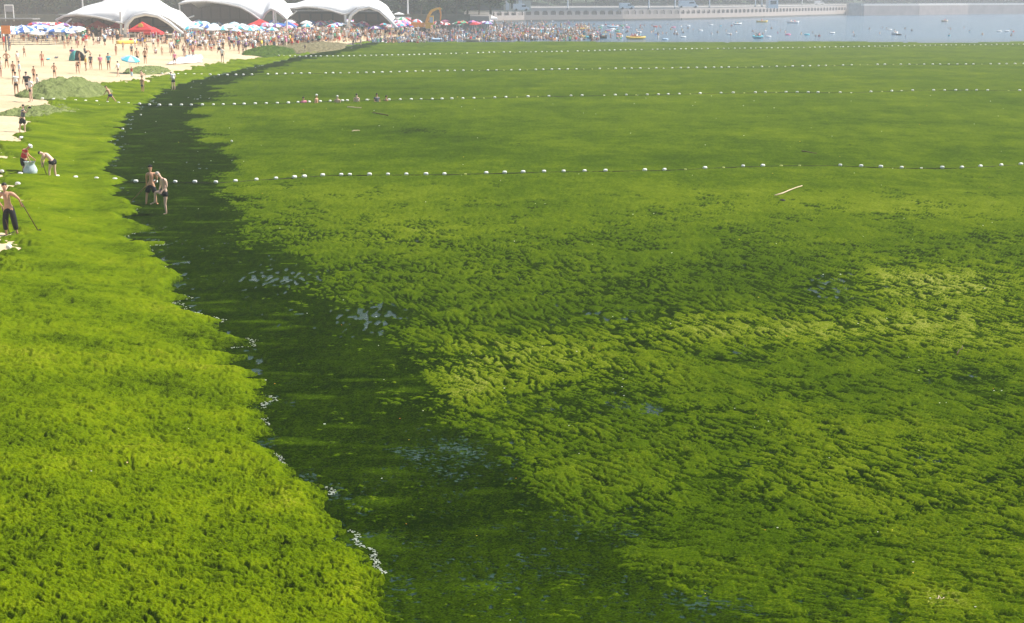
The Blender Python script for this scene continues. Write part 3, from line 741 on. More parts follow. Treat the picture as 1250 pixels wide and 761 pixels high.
def bottoms_mesh(J, length=.5, sub=1, fat=1.0):
    J = {k: V(p) for k, p in J.items()}; g = .04
    v = [(*lerp(J["pel"], J["che"], .30), (.118 * fat + g, .088 * fat + g)), (*J["pel"], (.127 * fat + g, .097 * fat + g))]; e = [(0, 1)]
    for s_ in "LR":
        h, k, a = J["h" + s_], J["k" + s_], J["a" + s_]; n = len(v)
        v.append((*h, .087 * fat + g)); e.append((1, n))
        if length <= 1: v.append((*lerp(h, k, length), .078 * fat + g)); e.append((n, n + 1))
        else: v += [(*lerp(h, k, .5), .08 + g), (*k, .07 + g), (*lerp(k, a, length - 1), .055 + g)]; e += [(n, n + 1), (n + 1, n + 2), (n + 2, n + 3)]
    return skin_mesh("bottoms", v, e, sub)
def top_mesh(J, sleeve=.5, sub=1, fat=1.0):
    J = {k: V(p) for k, p in J.items()}; g = .04
    v = [(*lerp(J["pel"], J["che"], .12), (.13 * fat + g, .095 * fat + g)), (*lerp(J["pel"], J["che"], .5), (.118 * fat + g, .088 * fat + g)), (*J["che"], (.142 * fat + g, .102 * fat + g)), (*lerp(J["che"], J["nck"], .72), (.09 + g, .07 + g))]
    e = [(0, 1), (1, 2), (2, 3)]
    for s_ in "LR":
        s, el = J["s" + s_], J["e" + s_]; n = len(v)
        v += [(*s, .066 + g)]; e += [(3, n)]
        if sleeve > 0: v += [(*lerp(s, el, sleeve), .052 + g)]; e += [(n, n + 1)]
    v = [(*q[:3], (q[3][0] + .012, q[3][1] + .012) if isinstance(q[3], tuple) else q[3] + .008) for q in v]
    return skin_mesh("shirt", v, e, sub)
def hair_mesh(J, mat=None, hat=False, sub=0):
    c = V(J["hd"]); up = (c - V(J["nck"])).normalized(); m = MB()
    p = c + up * .055 + V((0, .018, 0)); p = p + up * (.012 if hat else -.012); m.ball(p, (.088, .098, .080), 10, 7)
    if hat: m.tube([p - up * .005, p + up * .02], [.13, .09], 12)
    return m.mesh("hair", mat, True)
def face_mesh(J, mat):
    c = V(J["hd"]); m = MB(); m.ball(c + V((0, -.088, 0)), (.013, .022, .02), 6, 4)
    m.ball(c + V((-.086, 0, 0)), (.012, .02, .03), 6, 4); m.ball(c + V((.086, 0, 0)), (.012, .02, .03), 6, 4)
    return m.mesh("face", mat, True)

_tpl = {}
def tpl(kind, pose_name, arg=None):
    k = (kind, pose_name, arg)
    if k not in _tpl:
        J = POSES[pose_name] if isinstance(pose_name, str) else pose_name
        if kind == "body": me = body_mesh("body", J, sub=1); me.materials.append(SKIN[0])
        elif kind == "bottoms": me = bottoms_mesh(J, arg); me.materials.append(CL["black"])
        elif kind == "shirt": me = top_mesh(J, arg); me.materials.append(CL["white"])
        elif kind == "hair": me = hair_mesh(J, HAIR, arg)
        _tpl[k] = me
    return _tpl[k]

def person(p, J, label, skin=0, top=None, bottom=("black", .5), hair=HAIR, hat=False, rz=0.0, sc=1.0, hero=False, sleeve=.5, group=None, fat=1.12, sink=0.0):
    t = empty("person", (p[0], p[1], p[2] - sink), rz, label=label, cat="person", group=group); t.scale = (sc, sc, sc)
    if hero:
        b = body_mesh("body", J, True, fat, 1); b.materials.append(SKIN[skin]); link("body", b, parent=t)
        bo = bottoms_mesh(J, bottom[1], 1, fat * (1.45 if bottom[1] < .45 else 1.0)); bo.materials.append(CL[bottom[0]]); link("trousers" if bottom[1] > 1 else "shorts", bo, parent=t)
        if top: s_ = top_mesh(J, sleeve, 1, fat); s_.materials.append(CL[top]); link("shirt", s_, parent=t)
        if hair: link("cap" if hat else "hair", hair_mesh(J, hair, hat), parent=t)
        link("face", face_mesh(J, SKIN[skin]), parent=t)
    else:
        inst("body", tpl("body", J), [SKIN[skin]], t); inst("trousers" if bottom[1] > 1 else "shorts", tpl("bottoms", J, bottom[1]), [CL[bottom[0]]], t)
        if top: inst("shirt", tpl("shirt", J, sleeve), [CL[top]], t)
        if hair: inst("hat" if hat else "hair", tpl("hair", J, hat), [hair], t)
    return t
def flip(J): return {k: (p[0], -p[1], p[2]) for k, p in J.items()}
def tool(name, p, a, b, kind, label):
    """a long handled tool: handle from a to b, head at b (metres from p)"""
    t = empty(name, p, label=label, cat=name.replace("_", " ")); a, b = V(a), V(b)
    m = MB(); m.tube([a, lerp(a, b, .5), b], .019, 8); link("handle", m.mesh("handle", WOOD if kind else plain("pale_pole_wood", (0.26, 0.17, 0.08), .7), True), parent=t)
    if kind:
        d = (b - a).normalized(); s_ = d.cross(V((0, 1, 0))).normalized(); m = MB()
        if kind == "shovel":
            n_ = d.cross(s_); pts = [(b + s_ * x * .11 + d * y * .26 + n_ * .03 * (1 - x * x)) for y in (-.1, .5, 1.0) for x in ((-1, -.5, 0, .5, 1) if y < 1 else (-.6, -.3, 0, .3, .6))]
            fs = [(r * 5 + c, r * 5 + c + 1, r * 5 + c + 6, r * 5 + c + 5) for r in range(2) for c in range(4)]
            k = len(pts); pts += [q + n_ * .006 for q in pts]; fs += [tuple(x + k for x in reversed(f_)) for f_ in fs]; m.add(pts, fs)
            link("blade", m.mesh("blade", STEEL), parent=t)
        else:
            m.tube([b - s_ * .2, b + s_ * .2], .014, 6)
            link("rake_bar", m.mesh("rake_bar", STEEL), parent=t)
            m = MB(); m.tube([(0, 0, 0), (0, -.02, -.12)], .007, 5); tm_ = m.mesh("tine", STEEL)
            for q in range(7): inst("tine", tm_, [STEEL], t, b + s_ * (-.18 + .06 * q))
    return t

# --- the people close to the camera
P1 = at(14.5, 288); S1 = 1.06
J1 = dict(pel=(-.04, 0, .95), che=(-.08, 0, 1.30), nck=(-.11, 0, 1.51), hd=(-.14, .03, 1.68), hL=(-.13, 0, .89), hR=(.06, 0, .89), kL=(-.17, -.03, .49), kR=(.13, -.02, .49), aL=(-.19, .02, .08), aR=(.18, .02, .08),
          tL=(-.24, .16, .03), tR=(.22, .16, .03), sL=(-.27, 0, 1.42), sR=(.13, 0, 1.43), eL=(-.40, .04, 1.22), eR=(.32, .04, 1.25), wL=(-.33, .12, 1.02), wR=(.33, .18, 1.06))
J1 = {k: (v[0], v[1], v[2]) for k, v in J1.items()}
person(P1, J1, "bare backed man in rolled black trousers holding a shovel and a rake on the algae", 0, None, ("black", 1.75), hero=True, sc=S1)
tool("shovel", P1, (.34, .25, 1.18), (.76, .55, .10), "shovel", "shovel with wooden handle held out by the bare backed man in black trousers")
tool("rake", P1, (-.36, .18, 1.15), (.05, -.35, .14), "rake", "rake held upright in front by the bare backed man in black trousers")
P2 = at(30, 214.5)
J2 = pose(pel=(0, .05, .80), che=(.12, -.02, 1.13), nck=(.24, -.04, 1.31), hd=(.37, -.08, 1.40), hL=(-.08, .06, .76), hR=(.09, 0, .76), kL=(-.02, .03, .42), kR=(.14, -.06, .42), aL=(-.10, .05, .08), aR=(.02, -.08, .08),
          tL=(.06, .03, .03), tR=(.18, -.14, .03), sL=(.06, .14, 1.24), sR=(.20, -.16, 1.22), eL=(.22, .16, .98), eR=(.26, -.18, .96), wL=(.46, .10, .80), wR=(.36, -.14, .72))
person(P2, J2, "man in a red shirt and pale cap stooping over a plastic sack", 0, "red", ("black", .95), hair=CL["white"], hat=True, hero=True)
P3 = at(62.5, 220)
J3 = pose(pel=(.14, 0, .93), che=(-.10, 0, 1.20), nck=(-.29, 0, 1.27), hd=(-.42, -.02, 1.30), hL=(.12, -.09, .88), hR=(.16, .09, .88), kL=(-.02, -.10, .50), kR=(.17, .10, .50), aL=(-.06, -.09, .08), aR=(.20, .12, .08),
          tL=(-.20, -.10, .03), tR=(.06, .13, .03), sL=(-.22, -.16, 1.21), sR=(-.22, .16, 1.21), eL=(-.34, -.17, .98), eR=(-.32, .14, .98), wL=(-.36, -.10, .76), wR=(-.33, .06, .84))
person(P3, J3, "pale bare chested man in black shorts bent forward over a short tool", 1, None, ("black", .42), hero=True)
tool("hoe", P3, (-.38, -.03, .92), (-.16, .02, .10), "shovel", "short dark handled tool held by the pale man bending forward")
# sack
m = MB(); rr = random.Random(2)
for lv, (r_, z) in enumerate([(.20, 0.0), (.30, .10), (.31, .30), (.25, .48), (.20, .60), (.26, .70)]):
    for q in range(14):
        a = 2 * math.pi * q / 14; k = r_ * (1 + rr.uniform(-.12, .12)); m.v.append((math.cos(a) * k, math.sin(a) * k, z + rr.uniform(-.02, .02)))
m.f += [(l_ * 14 + q, l_ * 14 + (q + 1) % 14, (l_ + 1) * 14 + (q + 1) % 14, (l_ + 1) * 14 + q) for l_ in range(5) for q in range(14)] + [tuple(reversed(range(14)))]; m.mi = [0] * len(m.f)
sack_me = m.mesh("sack", plain("clear_plastic", (0.50, 0.60, 0.62), 0.3, 0.25, 6), True)
pS = at(37.5, 216); o = inst("plastic_sack", sack_me, list(sack_me.materials), None, pS, sc=1.05, label="pale translucent plastic sack standing open before the man in red", cat="sack")
m = MB()
for q in range(16): a = rr.uniform(0, 6.28); m.ball((math.cos(a) * rr.uniform(0, .16), math.sin(a) * rr.uniform(0, .16), .56 + rr.uniform(0, .06)), (.07, .07, .04), 6, 4, .3)
link("sack_contents", m.mesh("sack_contents", plain("gathered_algae", (0.07, 0.13, 0.01), .8)), parent=o, kind="stuff")
P4 = base_z(185.5, 250.5, -.02)
J4 = dict(pel=(0, 0, .88), che=(.05, 0, 1.22), nck=(.02, -.0, 1.43), hd=(.0, .04, 1.60), hL=(-.09, 0, .83), hR=(.10, 0, .83), kL=(-.20, .03, .46), kR=(.16, .02, .46), aL=(-.24, -.04, .07), aR=(.20, -.02, .07),
          tL=(-.30, .12, .03), tR=(.24, .14, .03), sL=(-.14, 0, 1.34), sR=(.23, 0, 1.35), eL=(-.19, .05, 1.08), eR=(.26, .10, 1.10), wL=(-.22, .13, .88), wR=(.08, .26, .95))
person(P4, J4, "bare backed man in black cap and black shorts wading in the channel", 0, None, ("black", .85), hair=CL["black"], hat=True, hero=True)
tool("wooden_pole", P4, (-.10, .25, .98), (-1.02, .35, .06), None, "long wooden pole trailing left from the man in the black cap")
P5 = base_z(203.5, 262.5, -.03)
J5 = dict(pel=(-.04, .02, .95), che=(-.07, 0, 1.33), nck=(-.16, -.02, 1.55), hd=(-.26, -.05, 1.69), hL=(-.10, .08, .90), hR=(.02, -.05, .90), kL=(-.44, .10, .94), kR=(-.03, -.06, .48), aL=(-.50, .14, .50), aR=(.0, -.02, .07),
          tL=(-.70, .12, .42), tR=(-.12, -.10, .03), sL=(-.17, .15, 1.45), sR=(.05, -.10, 1.46), eL=(-.24, .16, 1.20), eR=(.10, -.12, 1.19), wL=(-.28, .10, 1.02), wR=(-.06, -.22, 1.02))
person(P5, J5, "balding man in black trunks standing on one leg with the other knee raised", 1, None, ("black", .42), hair=HAIRG, hero=True, fat=1.04)
P6 = at(138, 127)
J6 = dict(pel=(-.2, 0, .74), che=(-.33, 0, 1.06), nck=(-.42, 0, 1.25), hd=(-.52, 0, 1.38), hL=(-.24, -.06, .70), hR=(-.16, .06, .70), kL=(-.38, -.07, .44), kR=(.06, .08, .42), aL=(-.52, -.07, .12), aR=(.30, .08, .10),
          tL=(-.64, -.07, .06), tR=(.27, .08, .0), sL=(-.38, -.14, 1.16), sR=(-.36, .14, 1.16), eL=(-.52, -.18, .98), eR=(-.30, .2, .92), wL=(-.62, -.16, .84), wR=(-.14, .2, .84))
person(P6, J6, "bare chested boy in dark blue shorts striding left across the bright algae", 0, None, ("navy", .45), hero=True)
P7 = at(26.5, 162)
J7 = dict(pel=(.12, 0, .90), che=(.19, 0, 1.26), nck=(.20, 0, 1.47), hd=(.21, -.02, 1.64), hL=(.03, 0, .86), hR=(.20, 0, .86), kL=(-.05, -.02, .48), kR=(.22, -.02, .48), aL=(-.12, 0, .08), aR=(.22, 0, .08),
          tL=(-.04, -.12, .03), tR=(.32, -.12, .03), sL=(.10, .14, 1.39), sR=(.26, -.14, 1.39), eL=(.34, .12, 1.22), eR=(.40, -.14, 1.22), wL=(.50, .04, 1.50), wR=(.52, -.06, 1.50))
person(P7, J7, "man in grey shirt and black shorts holding a camera up at the algae edge", 1, "grey", ("black", .9), hero=True, sleeve=.2)
m = MB(); m.box((0, 0, 0), (.10, .15, .10)); m.tube([(.05, 0, 0), (.12, 0, 0)], .04, 10); m.box((0, 0, .06), (.06, .06, .03))
o = link("photo_camera", m.mesh("photo_camera", CL["black"]), label="black camera held up by the man in the grey shirt", cat="camera"); o.location = P7 + V((.60, -.01, 1.56))
# --- bathers up to their shoulders on the second rope
for (px, py, sk, tp, hr, ht, lab, rz_, dz) in ((370.5, 126.5, 0, "pink", HAIR, False, "leftmost of the six bathers on the second rope, brown haired, only the shoulders showing", .3, 1.30),
                                               (386.5, 126.3, 0, None, CL["white"], True, "bather in a wide white hat on the second rope beside the brown haired one", 1.2, 1.12),
                                               (412, 126, 1, None, CL["white"], False, "pale broad shouldered bather in a white cap on the second rope", 0, 1.22),
                                               (435.5, 125.2, 1, None, HAIR, False, "black haired bather with bare pale shoulders on the second rope", 3.0, 1.12),
                                               (460, 124.8, 0, "grey", HAIR, False, "bather in a grey shirt with one arm on the second rope", .5, 1.12),
                                               (471.5, 124, 0, None, HAIR, False, "rightmost of the six bathers, tanned, only head and shoulders above the algae", 2.2, 1.35)):
    person(base_z(px, py), "carry" if tp == "grey" else "stand", lab, sk, tp, ("black", .4), hair=hr, hat=ht, rz=rz_, sink=dz, sc=1.05, group="bathers along the second rope")
# --- people on the sand, one by one: px, py, height px, skin, top, bottom, pose, extra
near = [(1.5, 95, 26, 1, "white", "black", "stand"), (9, 84, 22, 0, None, "black", "hips"), (17, 96, 21, 0, None, "black", "stand"), (24.5, 97, 22, 1, "pale_blue", "black", "stand"), (22, 80, 17.5, 1, "white", "beige", "stand"),
        (20.5, 117, 29, 0, "white", "black", "stand"), (33.5, 117, 33, 1, "black", "black", "stroll"), (38.5, 125, 31, 1, "white", "black", "hips"), (46.5, 114, 23, 1, "white", "beige", "carry"), (42, 100, 19, 0, None, "black", "stand"),
        (52, 81.5, 18.5, 0, None, "red", "stand"), (67, 96, 19, 0, None, "black", "hips"), (97.5, 79, 15, 0, None, "black", "stand"), (95.3, 90, 16, 0, None, "black", "bend"), (105.3, 87, 19, 0, "yellow", "black", "stand"),
        (111.3, 85, 19, 0, "grey", "navy", "stand"), (123, 86, 19, 0, "pink", "beige", "carry"), (133, 86, 21, 0, "cyan", "black", "stand"), (144.5, 94, 19, 1, "white", "black", "stroll"), (142, 68, 14, 0, None, "red", "stand"),
        (105, 66, 13, 0, "grey", "black", "sit"), (138, 54, 12, 0, "black", "black", "stand"), (94.5, 59, 11, 0, "pink", "beige", "stand"), (46, 55, 9, 0, "black", "black", "stand"), (79, 60, 11, 0, None, "beige", "stand"),
        (83.3, 57, 10, 0, None, "black", "stand"), (69, 53, 8, 0, "red", "beige", "stand"), (12.5, 61, 12, 0, "grey", "black", "stand"), (5, 62, 11, 0, "orange", "beige", "stand"), (161, 94.5, 12, 0, "red", "pale_blue", "stand"),
        (168, 79, 20, 0, None, "black", "stand"), (177.5, 78, 19, 0, None, "black", "stand"), (161, 69, 15, 0, "grey", "black", "stand"), (179.5, 66, 12, 0, None, "black", "hips"), (213.5, 80.5, 17, 1, "pink", "black", "stand"),
        (210, 68, 12, 0, None, "navy", "stroll"), (226, 69, 12, 0, None, "black", "stand"), (231.5, 70, 11, 0, None, "black", "carry"), (271.7, 76, 20, 1, "white", "navy", "stand"), (292, 66, 12, 0, None, "black", "stand"),
        (297, 66, 11, 1, None, "black", "stand"), (187.5, 60, 14, 1, "white", "black", "stand"), (193.3, 58, 12, 0, "red", "beige", "stand"), (198, 68, 11, 0, None, "beige", "stand"), (177, 57, 10, 0, "yellow", "grey", "stand"),
        (190, 66, 8, 0, "white", "navy", "sit"), (238, 62, 12, 1, "white", "black", "stand"), (245, 61, 10, 0, "white", "black", "sit"), (216, 53, 9, 0, "red", "black", "bend"), (202, 53, 6, 0, "black", "black", "sit"),
        (174.3, 114.5, 21, 0, None, "grey", "stand"), (212, 110.5, 22, 1, "white", "black", "bend_a"), (372.5, 63, 9, 0, "grey", "grey", "stand"), (173.5, 94, 9, 1, None, "beige", "sit"), (440.5, 55.5, 9, 1, "white", "beige", "stand"),
        (165, 59, 12, 1, "white", "black", "stand"), (150.5, 62, 11, 0, None, "grey", "hips"), (88, 68, 11, 0, "purple", "black", "sit"), (60, 47, 9, 0, "white", "black", "stand"), (30, 70, 13, 0, None, "navy", "stroll")]
POSES["bend_a"] = pose(pel=(0, .05, .92), che=(0, -.06, 1.25), nck=(0, -.16, 1.43), hd=(0, -.27, 1.52), wL=(-.2, -.2, .95), wR=(.2, -.2, .95))
items = []
for (px, py, h, sk, tp, bo, ps) in near:
    p = at(px, py); hh = h / px_per_m(p); full = dict(sit=1.0, bend=1.25, bend_a=1.62).get(ps, 1.78)
    sc = min(1.12, max(.62, hh / full))
    t = person(p, ps, None, sk, tp, (bo, 1.7 if bo in ("navy", "pale_blue") and tp == "cyan" or bo == "pale_blue" else .5), rz=RS.uniform(-1.2, 1.2) + (math.pi if RS.rand() < .4 else 0), sc=sc, group="people standing about on the open sand")
    words_ = ("bare chested" if tp is None else "in %s top and" % tp.replace("_", " "))
    items.append((t, ("child " if sc < .82 else "person ") + ("%s in %s shorts" % (words_, bo) if tp is None else "%s %s shorts" % (words_, bo.replace("_", " "))) + {"sit": " sitting", "bend": " bending", "stroll": " walking", "carry": " holding something"}.get(ps, ""), px, py))

# --- the crowd
crowd_tpl = []
def crowd_mesh(ps, bl, sl, hat):
    """one small figure, four materials: skin, bottoms, top, hair"""
    parts = [body_mesh("x", POSES[ps], sub=0), bottoms_mesh(POSES[ps], bl, 0)] + ([top_mesh(POSES[ps], sl, 0)] if sl is not None else []) + [hair_mesh(POSES[ps], None, hat)]
    m = MB()
    for k, me in zip((0, 1) + ((2,) if sl is not None else ()) + (3,), parts):
        m.cur = k; m.add([v.co.copy() for v in me.vertices], [tuple(p.vertices) for p in me.polygons]); bpy.data.meshes.remove(me)
    me = m.mesh("person", [SKIN[0], CL["black"], CL["white"], HAIR], True)
    return m, me
specs = [("stand", .45, None, False), ("stand", .5, .5, False), ("hips", .4, None, False), ("stroll", .9, .5, False), ("raise_", .45, None, False), ("carry", .5, .5, True), ("lean", .3, None, False), ("stroll", .4, None, False), ("sit", .4, .4, False), ("bend", .4, None, False), ("stand", 1.7, .6, False)]
tp_ = [(crowd_mesh(*s_), s_) for s_ in specs]
tops = ["white"] * 11 + ["red", "pink", "blue", "cyan", "yellow", "grey", "black", "pale_blue", "orange", "purple", "beige", "green"]
bots = ["black"] * 6 + ["navy", "red", "blue", "grey", "white", "beige"]
cr = random.Random(21); fig = []
def sand_low(px): return float(np.interp(px, [0, 110, 150, 205, 245, 300, 330, 380, 430, 470], [90, 90, 88, 82, 74, 66, 62, 57, 52, 49]))
def scatter(n, x0, x1, y0, y1, water=False, bias=1.0, lim=True, gap=1.6):
    k = tries = 0
    while k < n and tries < n * 40:
        tries += 1; px = cr.uniform(x0, x1); py = y0 + (y1 - y0) * cr.random() ** bias
        if lim and py > sand_low(px) - 1.5: continue
        p = at(px, py)
        if any((p.x - q[0].x) ** 2 + (p.y - q[0].y) ** 2 < (.55 if water else .7) ** 2 for q in fig[-60:]): continue
        fig.append((p, px, py, water)); k += 1
scatter(190, 225, 330, 41, 63, bias=1.2); scatter(330, 300, 430, 37, 58); scatter(70, 330, 440, 45, 57)
scatter(230, 430, 520, 39, 53, lim=False); scatter(260, 430, 600, 31, 41, lim=False); scatter(230, 500, 620, 38, 50.5, True, lim=False)
scatter(55, 0, 160, 42, 50); scatter(45, 90, 232, 44, 56); scatter(40, 0, 90, 44, 53); scatter(24, 160, 300, 50, 70)
scatter(420, 590, 735, 30, 50, True, lim=False); scatter(200, 600, 760, 36, 49.8, True, lim=False); scatter(60, 700, 850, 30, 42, True, lim=False); scatter(24, 760, 940, 32, 49, True, lim=False); scatter(30, 900, 1250, 34, 46, True, lim=False)
scatter(80, 520, 700, 27.5, 33, True, lim=False)
def looks(w):
    ks = [0, 2, 1, 6, 1, 1, 7, 5] if w else list(range(11)) + [1, 1, 3, 5, 10, 1, 3, 5, 1, 3]
    k = cr.choice(ks); s_ = tp_[k][1]; tp = cr.choice(tops) if s_[2] is not None else None
    return k, cr.choice([0, 0, 1, 1, 2]), tp, cr.choice(bots), cr.uniform(0, 6.28), cr.choice([.7, .9, .95, 1, 1, 1.03, 1.05])
fl_ = [(p, px, py, w, looks(w)) for p, px, py, w in fig]
order = sorted(range(len(fl_)), key=lambda i: -px_per_m(fl_[i][0]) * fl_[i][4][5] * (.5 if fl_[i][3] else 1) * (0.6 if specs[fl_[i][4][0]][0] == "sit" else 1))
n_ind = 300 - len(near) - 13
mass = []
for rank, i in enumerate(order):
    p, px, py, w, (k, sk, tp, bo, rz, sc) = fl_[i]; sink = cr.uniform(.55, 1.2) * sc if w or p.z <= 0.001 else 0.02
    if w and py < 46 and px > 720: sink = 1.25 * sc
    if rank < n_ind:
        hat = specs[k][3]
        hm_ = CL["white"] if hat or cr.random() < .12 else HAIR
        o = inst("person", tp_[k][0][1], [SKIN[sk], CL[bo], CL[tp or "white"], hm_], None, p - V((0, 0, sink)), rz, sc, cat="person", group="bathers in the water crowd" if w else "beachgoers in the crowd on the sand")
        what = ("child" if sc < .8 else "bather" if w or tp is None else "beachgoer") + (" in a %s top" % tp.replace("_", " ") if tp else " in %s shorts" % bo) + (" and hat" if hm_ is not HAIR else "") + {"sit": " sitting", "bend": " bending", "raise_": " waving"}.get(specs[k][0], "")
        items.append((o, what, px, py))
    else: mass.append((p - V((0, 0, sink)), rz, sc, k, sk, tp, bo))
label_all(items)
mats_all = SKIN + [CL[k] for k in CL] + [HAIR]; mi_ = {m_x.name: i for i, m_x in enumerate(mats_all)}
VV, FF, MI = [], [], []; nv = 0
for p, rz, sc, k, sk, tp, bo in mass:
    mb_ = tp_[k][0][0]; a = np.array(mb_.v); c_, s_ = math.cos(rz) * sc, math.sin(rz) * sc
    VV.append(np.stack([a[:, 0] * c_ - a[:, 1] * s_ + p.x, a[:, 0] * s_ + a[:, 1] * c_ + p.y, a[:, 2] * sc + p.z], 1))
    q = [mi_[SKIN[sk].name], mi_[CL[bo].name], mi_[CL[tp or "white"].name], mi_[(CL["white"] if cr.random() < .3 else HAIR).name]]
    FF += [tuple(x + nv for x in f_) for f_ in mb_.f]; MI += [q[x] for x in mb_.mi]; nv += len(a)
me = bpy.data.meshes.new("crowd"); me.from_pydata(np.concatenate(VV).tolist(), [], FF)
for x in mats_all: me.materials.append(x)
me.polygons.foreach_set("material_index", MI)
link("crowd", me, kind="stuff", label="dense far crowd of bathers on the beach and in the water")

# ------------------------------------------------------------------ parasols, tents and stalls on the beach
def parasol_mesh():
    m = MB(); n = 8; vs = [(0, 0, 2.35)]
    for r_, z in ((.62, 2.2), (1.22, 1.88), (1.22, 1.74)):
        for q in range(n): a = 2 * math.pi * q / n; vs.append((r_ * math.cos(a), r_ * math.sin(a), z))
    k = len(m.v); m.v += vs
    for q in range(n):
        w = (q + 1) % n
        for f_ in ((0, 1 + q, 1 + w), (1 + q, 9 + q, 9 + w, 1 + w), (9 + q, 17 + q, 17 + w, 9 + w)): m.f.append(f_); m.mi.append(q % 2)
    cn = m.mesh("canopy", [CL["white"], CL["blue"]])
    m = MB(); m.tube([(0, 0, -.3), (0, 0, 2.45)], .03, 6); return cn, m.mesh("pole", WHITEP)
par_c, par_p = parasol_mesh()
pr = random.Random(9); pit_ = []
def parasol(px, py, c1, c2, sc=1.0, tilt=None):
    p = at(px, py); t = empty("parasol", p, pr.uniform(0, 1), cat="parasol", group="parasols on the beach"); t.scale = (sc,) * 3
    t.rotation_euler = (pr.uniform(-.15, .15) if tilt is None else tilt, pr.uniform(-.12, .12), pr.uniform(0, 1))
    inst("canopy", par_c, [CL[c1], CL[c2]], t); inst("pole", par_p, [WHITEP], t)
    pit_.append((t, ("%s parasol" % c1 if c1 == c2 else "%s and %s parasol" % (c1, c2)).replace("_", " "), px, py))
for k in range(34): parasol(2 + k * 2.9 + pr.uniform(-1, 1), 49.5 + (k % 3) * 2.4 + pr.uniform(-.5, .5), "white", pr.choice(["blue", "cyan", "white", "pale_blue"]), pr.uniform(.85, 1.1))
for k in range(10): parasol(42 + k * 6, 44 + pr.uniform(-1, 1), pr.choice(["red", "pink", "red", "purple"]), pr.choice(["red", "pink", "white"]))
for k in range(55): parasol(pr.uniform(232, 335), pr.uniform(39, 49), pr.choice(["white", "white", "pale_blue"]), pr.choice(["blue", "cyan", "white", "pale_blue", "pink"]), pr.uniform(.8, 1.05))
for k in range(70): parasol(pr.uniform(335, 500), pr.uniform(36, 45), pr.choice(["white", "blue", "pale_blue", "pink", "red", "white"]), pr.choice(["white", "blue", "pink", "purple", "cyan"]), pr.uniform(.8, 1.1))
for k in range(44): parasol(pr.uniform(480, 600), pr.uniform(32, 40), pr.choice(["pink", "red", "white", "pink", "green", "purple"]), pr.choice(["pink", "white", "pale_blue", "red"]), pr.uniform(.9, 1.2))
parasol(158, 90, "cyan", "pale_blue", .85, .25)
label_all(pit_)
def gazebo(px, py, w, h, c1, label, c2=None):
    p = at(px, py); t = empty("gazebo", p, label=label, cat="gazebo"); m = MB(); z = h * .62
    r_ = w / 2; m.v = [(-r_, -r_, z), (r_, -r_, z), (r_, r_, z), (-r_, r_, z), (0, 0, h), (-r_, -r_, z - .35), (r_, -r_, z - .35), (r_, r_, z - .35), (-r_, r_, z - .35), (-r_ * .35, -r_ * .35, h * .86), (r_ * .35, -r_ * .35, h * .86), (r_ * .35, r_ * .35, h * .86), (-r_ * .35, r_ * .35, h * .86)]
    m.f = [(0, 1, 10, 9), (1, 2, 11, 10), (2, 3, 12, 11), (3, 0, 9, 12), (9, 10, 4), (10, 11, 4), (11, 12, 4), (12, 9, 4), (5, 6, 1, 0), (6, 7, 2, 1), (7, 8, 3, 2), (8, 5, 0, 3)]; m.mi = [0] * 12
    link("roof", m.mesh("roof", CL[c1]), parent=t)
    for a, b in ((-1, -1), (1, -1), (1, 1), (-1, 1)):
        m = MB(); m.tube([(a * r_ * .96, b * r_ * .96, -.1), (a * r_ * .96, b * r_ * .96, z)], .05, 6); link("leg", m.mesh("leg", WHITEP), parent=t)
    if c2:
        m = MB(); m.tube([(0, -r_ * .60, h * .80), (0, -r_ * .66, h * .80)], .42, 14); e_ = link("emblem", m.mesh("emblem", CL[c2]), parent=t); 
    return t
gazebo(175, 52, 3.6, 3.3, "red", "bright red gazebo with a yellow emblem in front of the largest canopy", "yellow")
gazebo(188, 51, 2.8, 2.4, "red", "lower red gazebo just right of the one with the emblem")
gazebo(318, 42, 4.4, 3.0, "red", "red gazebo where the middle and right canopies meet")
gazebo(120, 43, 3.2, 2.6, "red", "small red gazebo under the left arch of the largest canopy")
gazebo(147, 43, 3.2, 2.6, "red", "small red gazebo beside the mast of the largest canopy")
gazebo(440, 36, 4.5, 3.0, "pink", "pink gazebo under the low arch of the right canopy")
gazebo(462, 36, 4.0, 2.8, "red", "red gazebo at the right leg of the low arch")
gazebo(380, 38, 4.0, 2.4, "blue", "blue gazebo under the right canopy")
gazebo(352, 42, 3.2, 2.6, "blue", "blue gazebo just left of the right canopy")
gazebo(50, 47, 5.2, 2.5, "blue", "long blue gazebo among the parasols at far left")
gazebo(595, 31, 6.0, 3.4, "white", "white gazebo in the crowd in front of the pavilion")
gazebo(575, 33, 5.0, 3.2, "pink", "pink gazebo in the crowd right of the excavator")
gazebo(487, 32, 7.0, 3.6, "white", "white framed gazebo left of the excavator")

# orange sign on two posts
p = at(9, 62); t = empty("sign", p, label="orange square sign on two grey posts at the left edge", cat="sign"); k = 1 / px_per_m(p)
m = MB(); m.box((0, 0, 25 * k), (11 * k, .12, 10 * k)); link("board", m.mesh("board", CL["orange"]), parent=t)
for q in (-1.6, 1.8): m = MB(); m.tube([(q * k, .1, -.3), (q * k, .1, 29 * k)], .09, 8); link("post", m.mesh("post", CL["grey"]), parent=t)
p = Vector(((25 - 625) * 262 / FPX, 262, 2.0)); t = empty("scaffold_frame", p, label="pale metal frame with a grey panel rising above the low hut", cat="frame"); k = 262 / FPX
m = MB(); m.box((0, 0, 29 * k), (9 * k, .15, 7 * k)); link("panel", m.mesh("panel", plain("grey_panel", (.35, .35, .40), .6)), parent=t)
for q in (-5, 5): m = MB(); m.tube([(q * k, 0, 0), (q * k, 0, 33 * k)], .1, 6); link("post", m.mesh("post", WHITEP), parent=t)
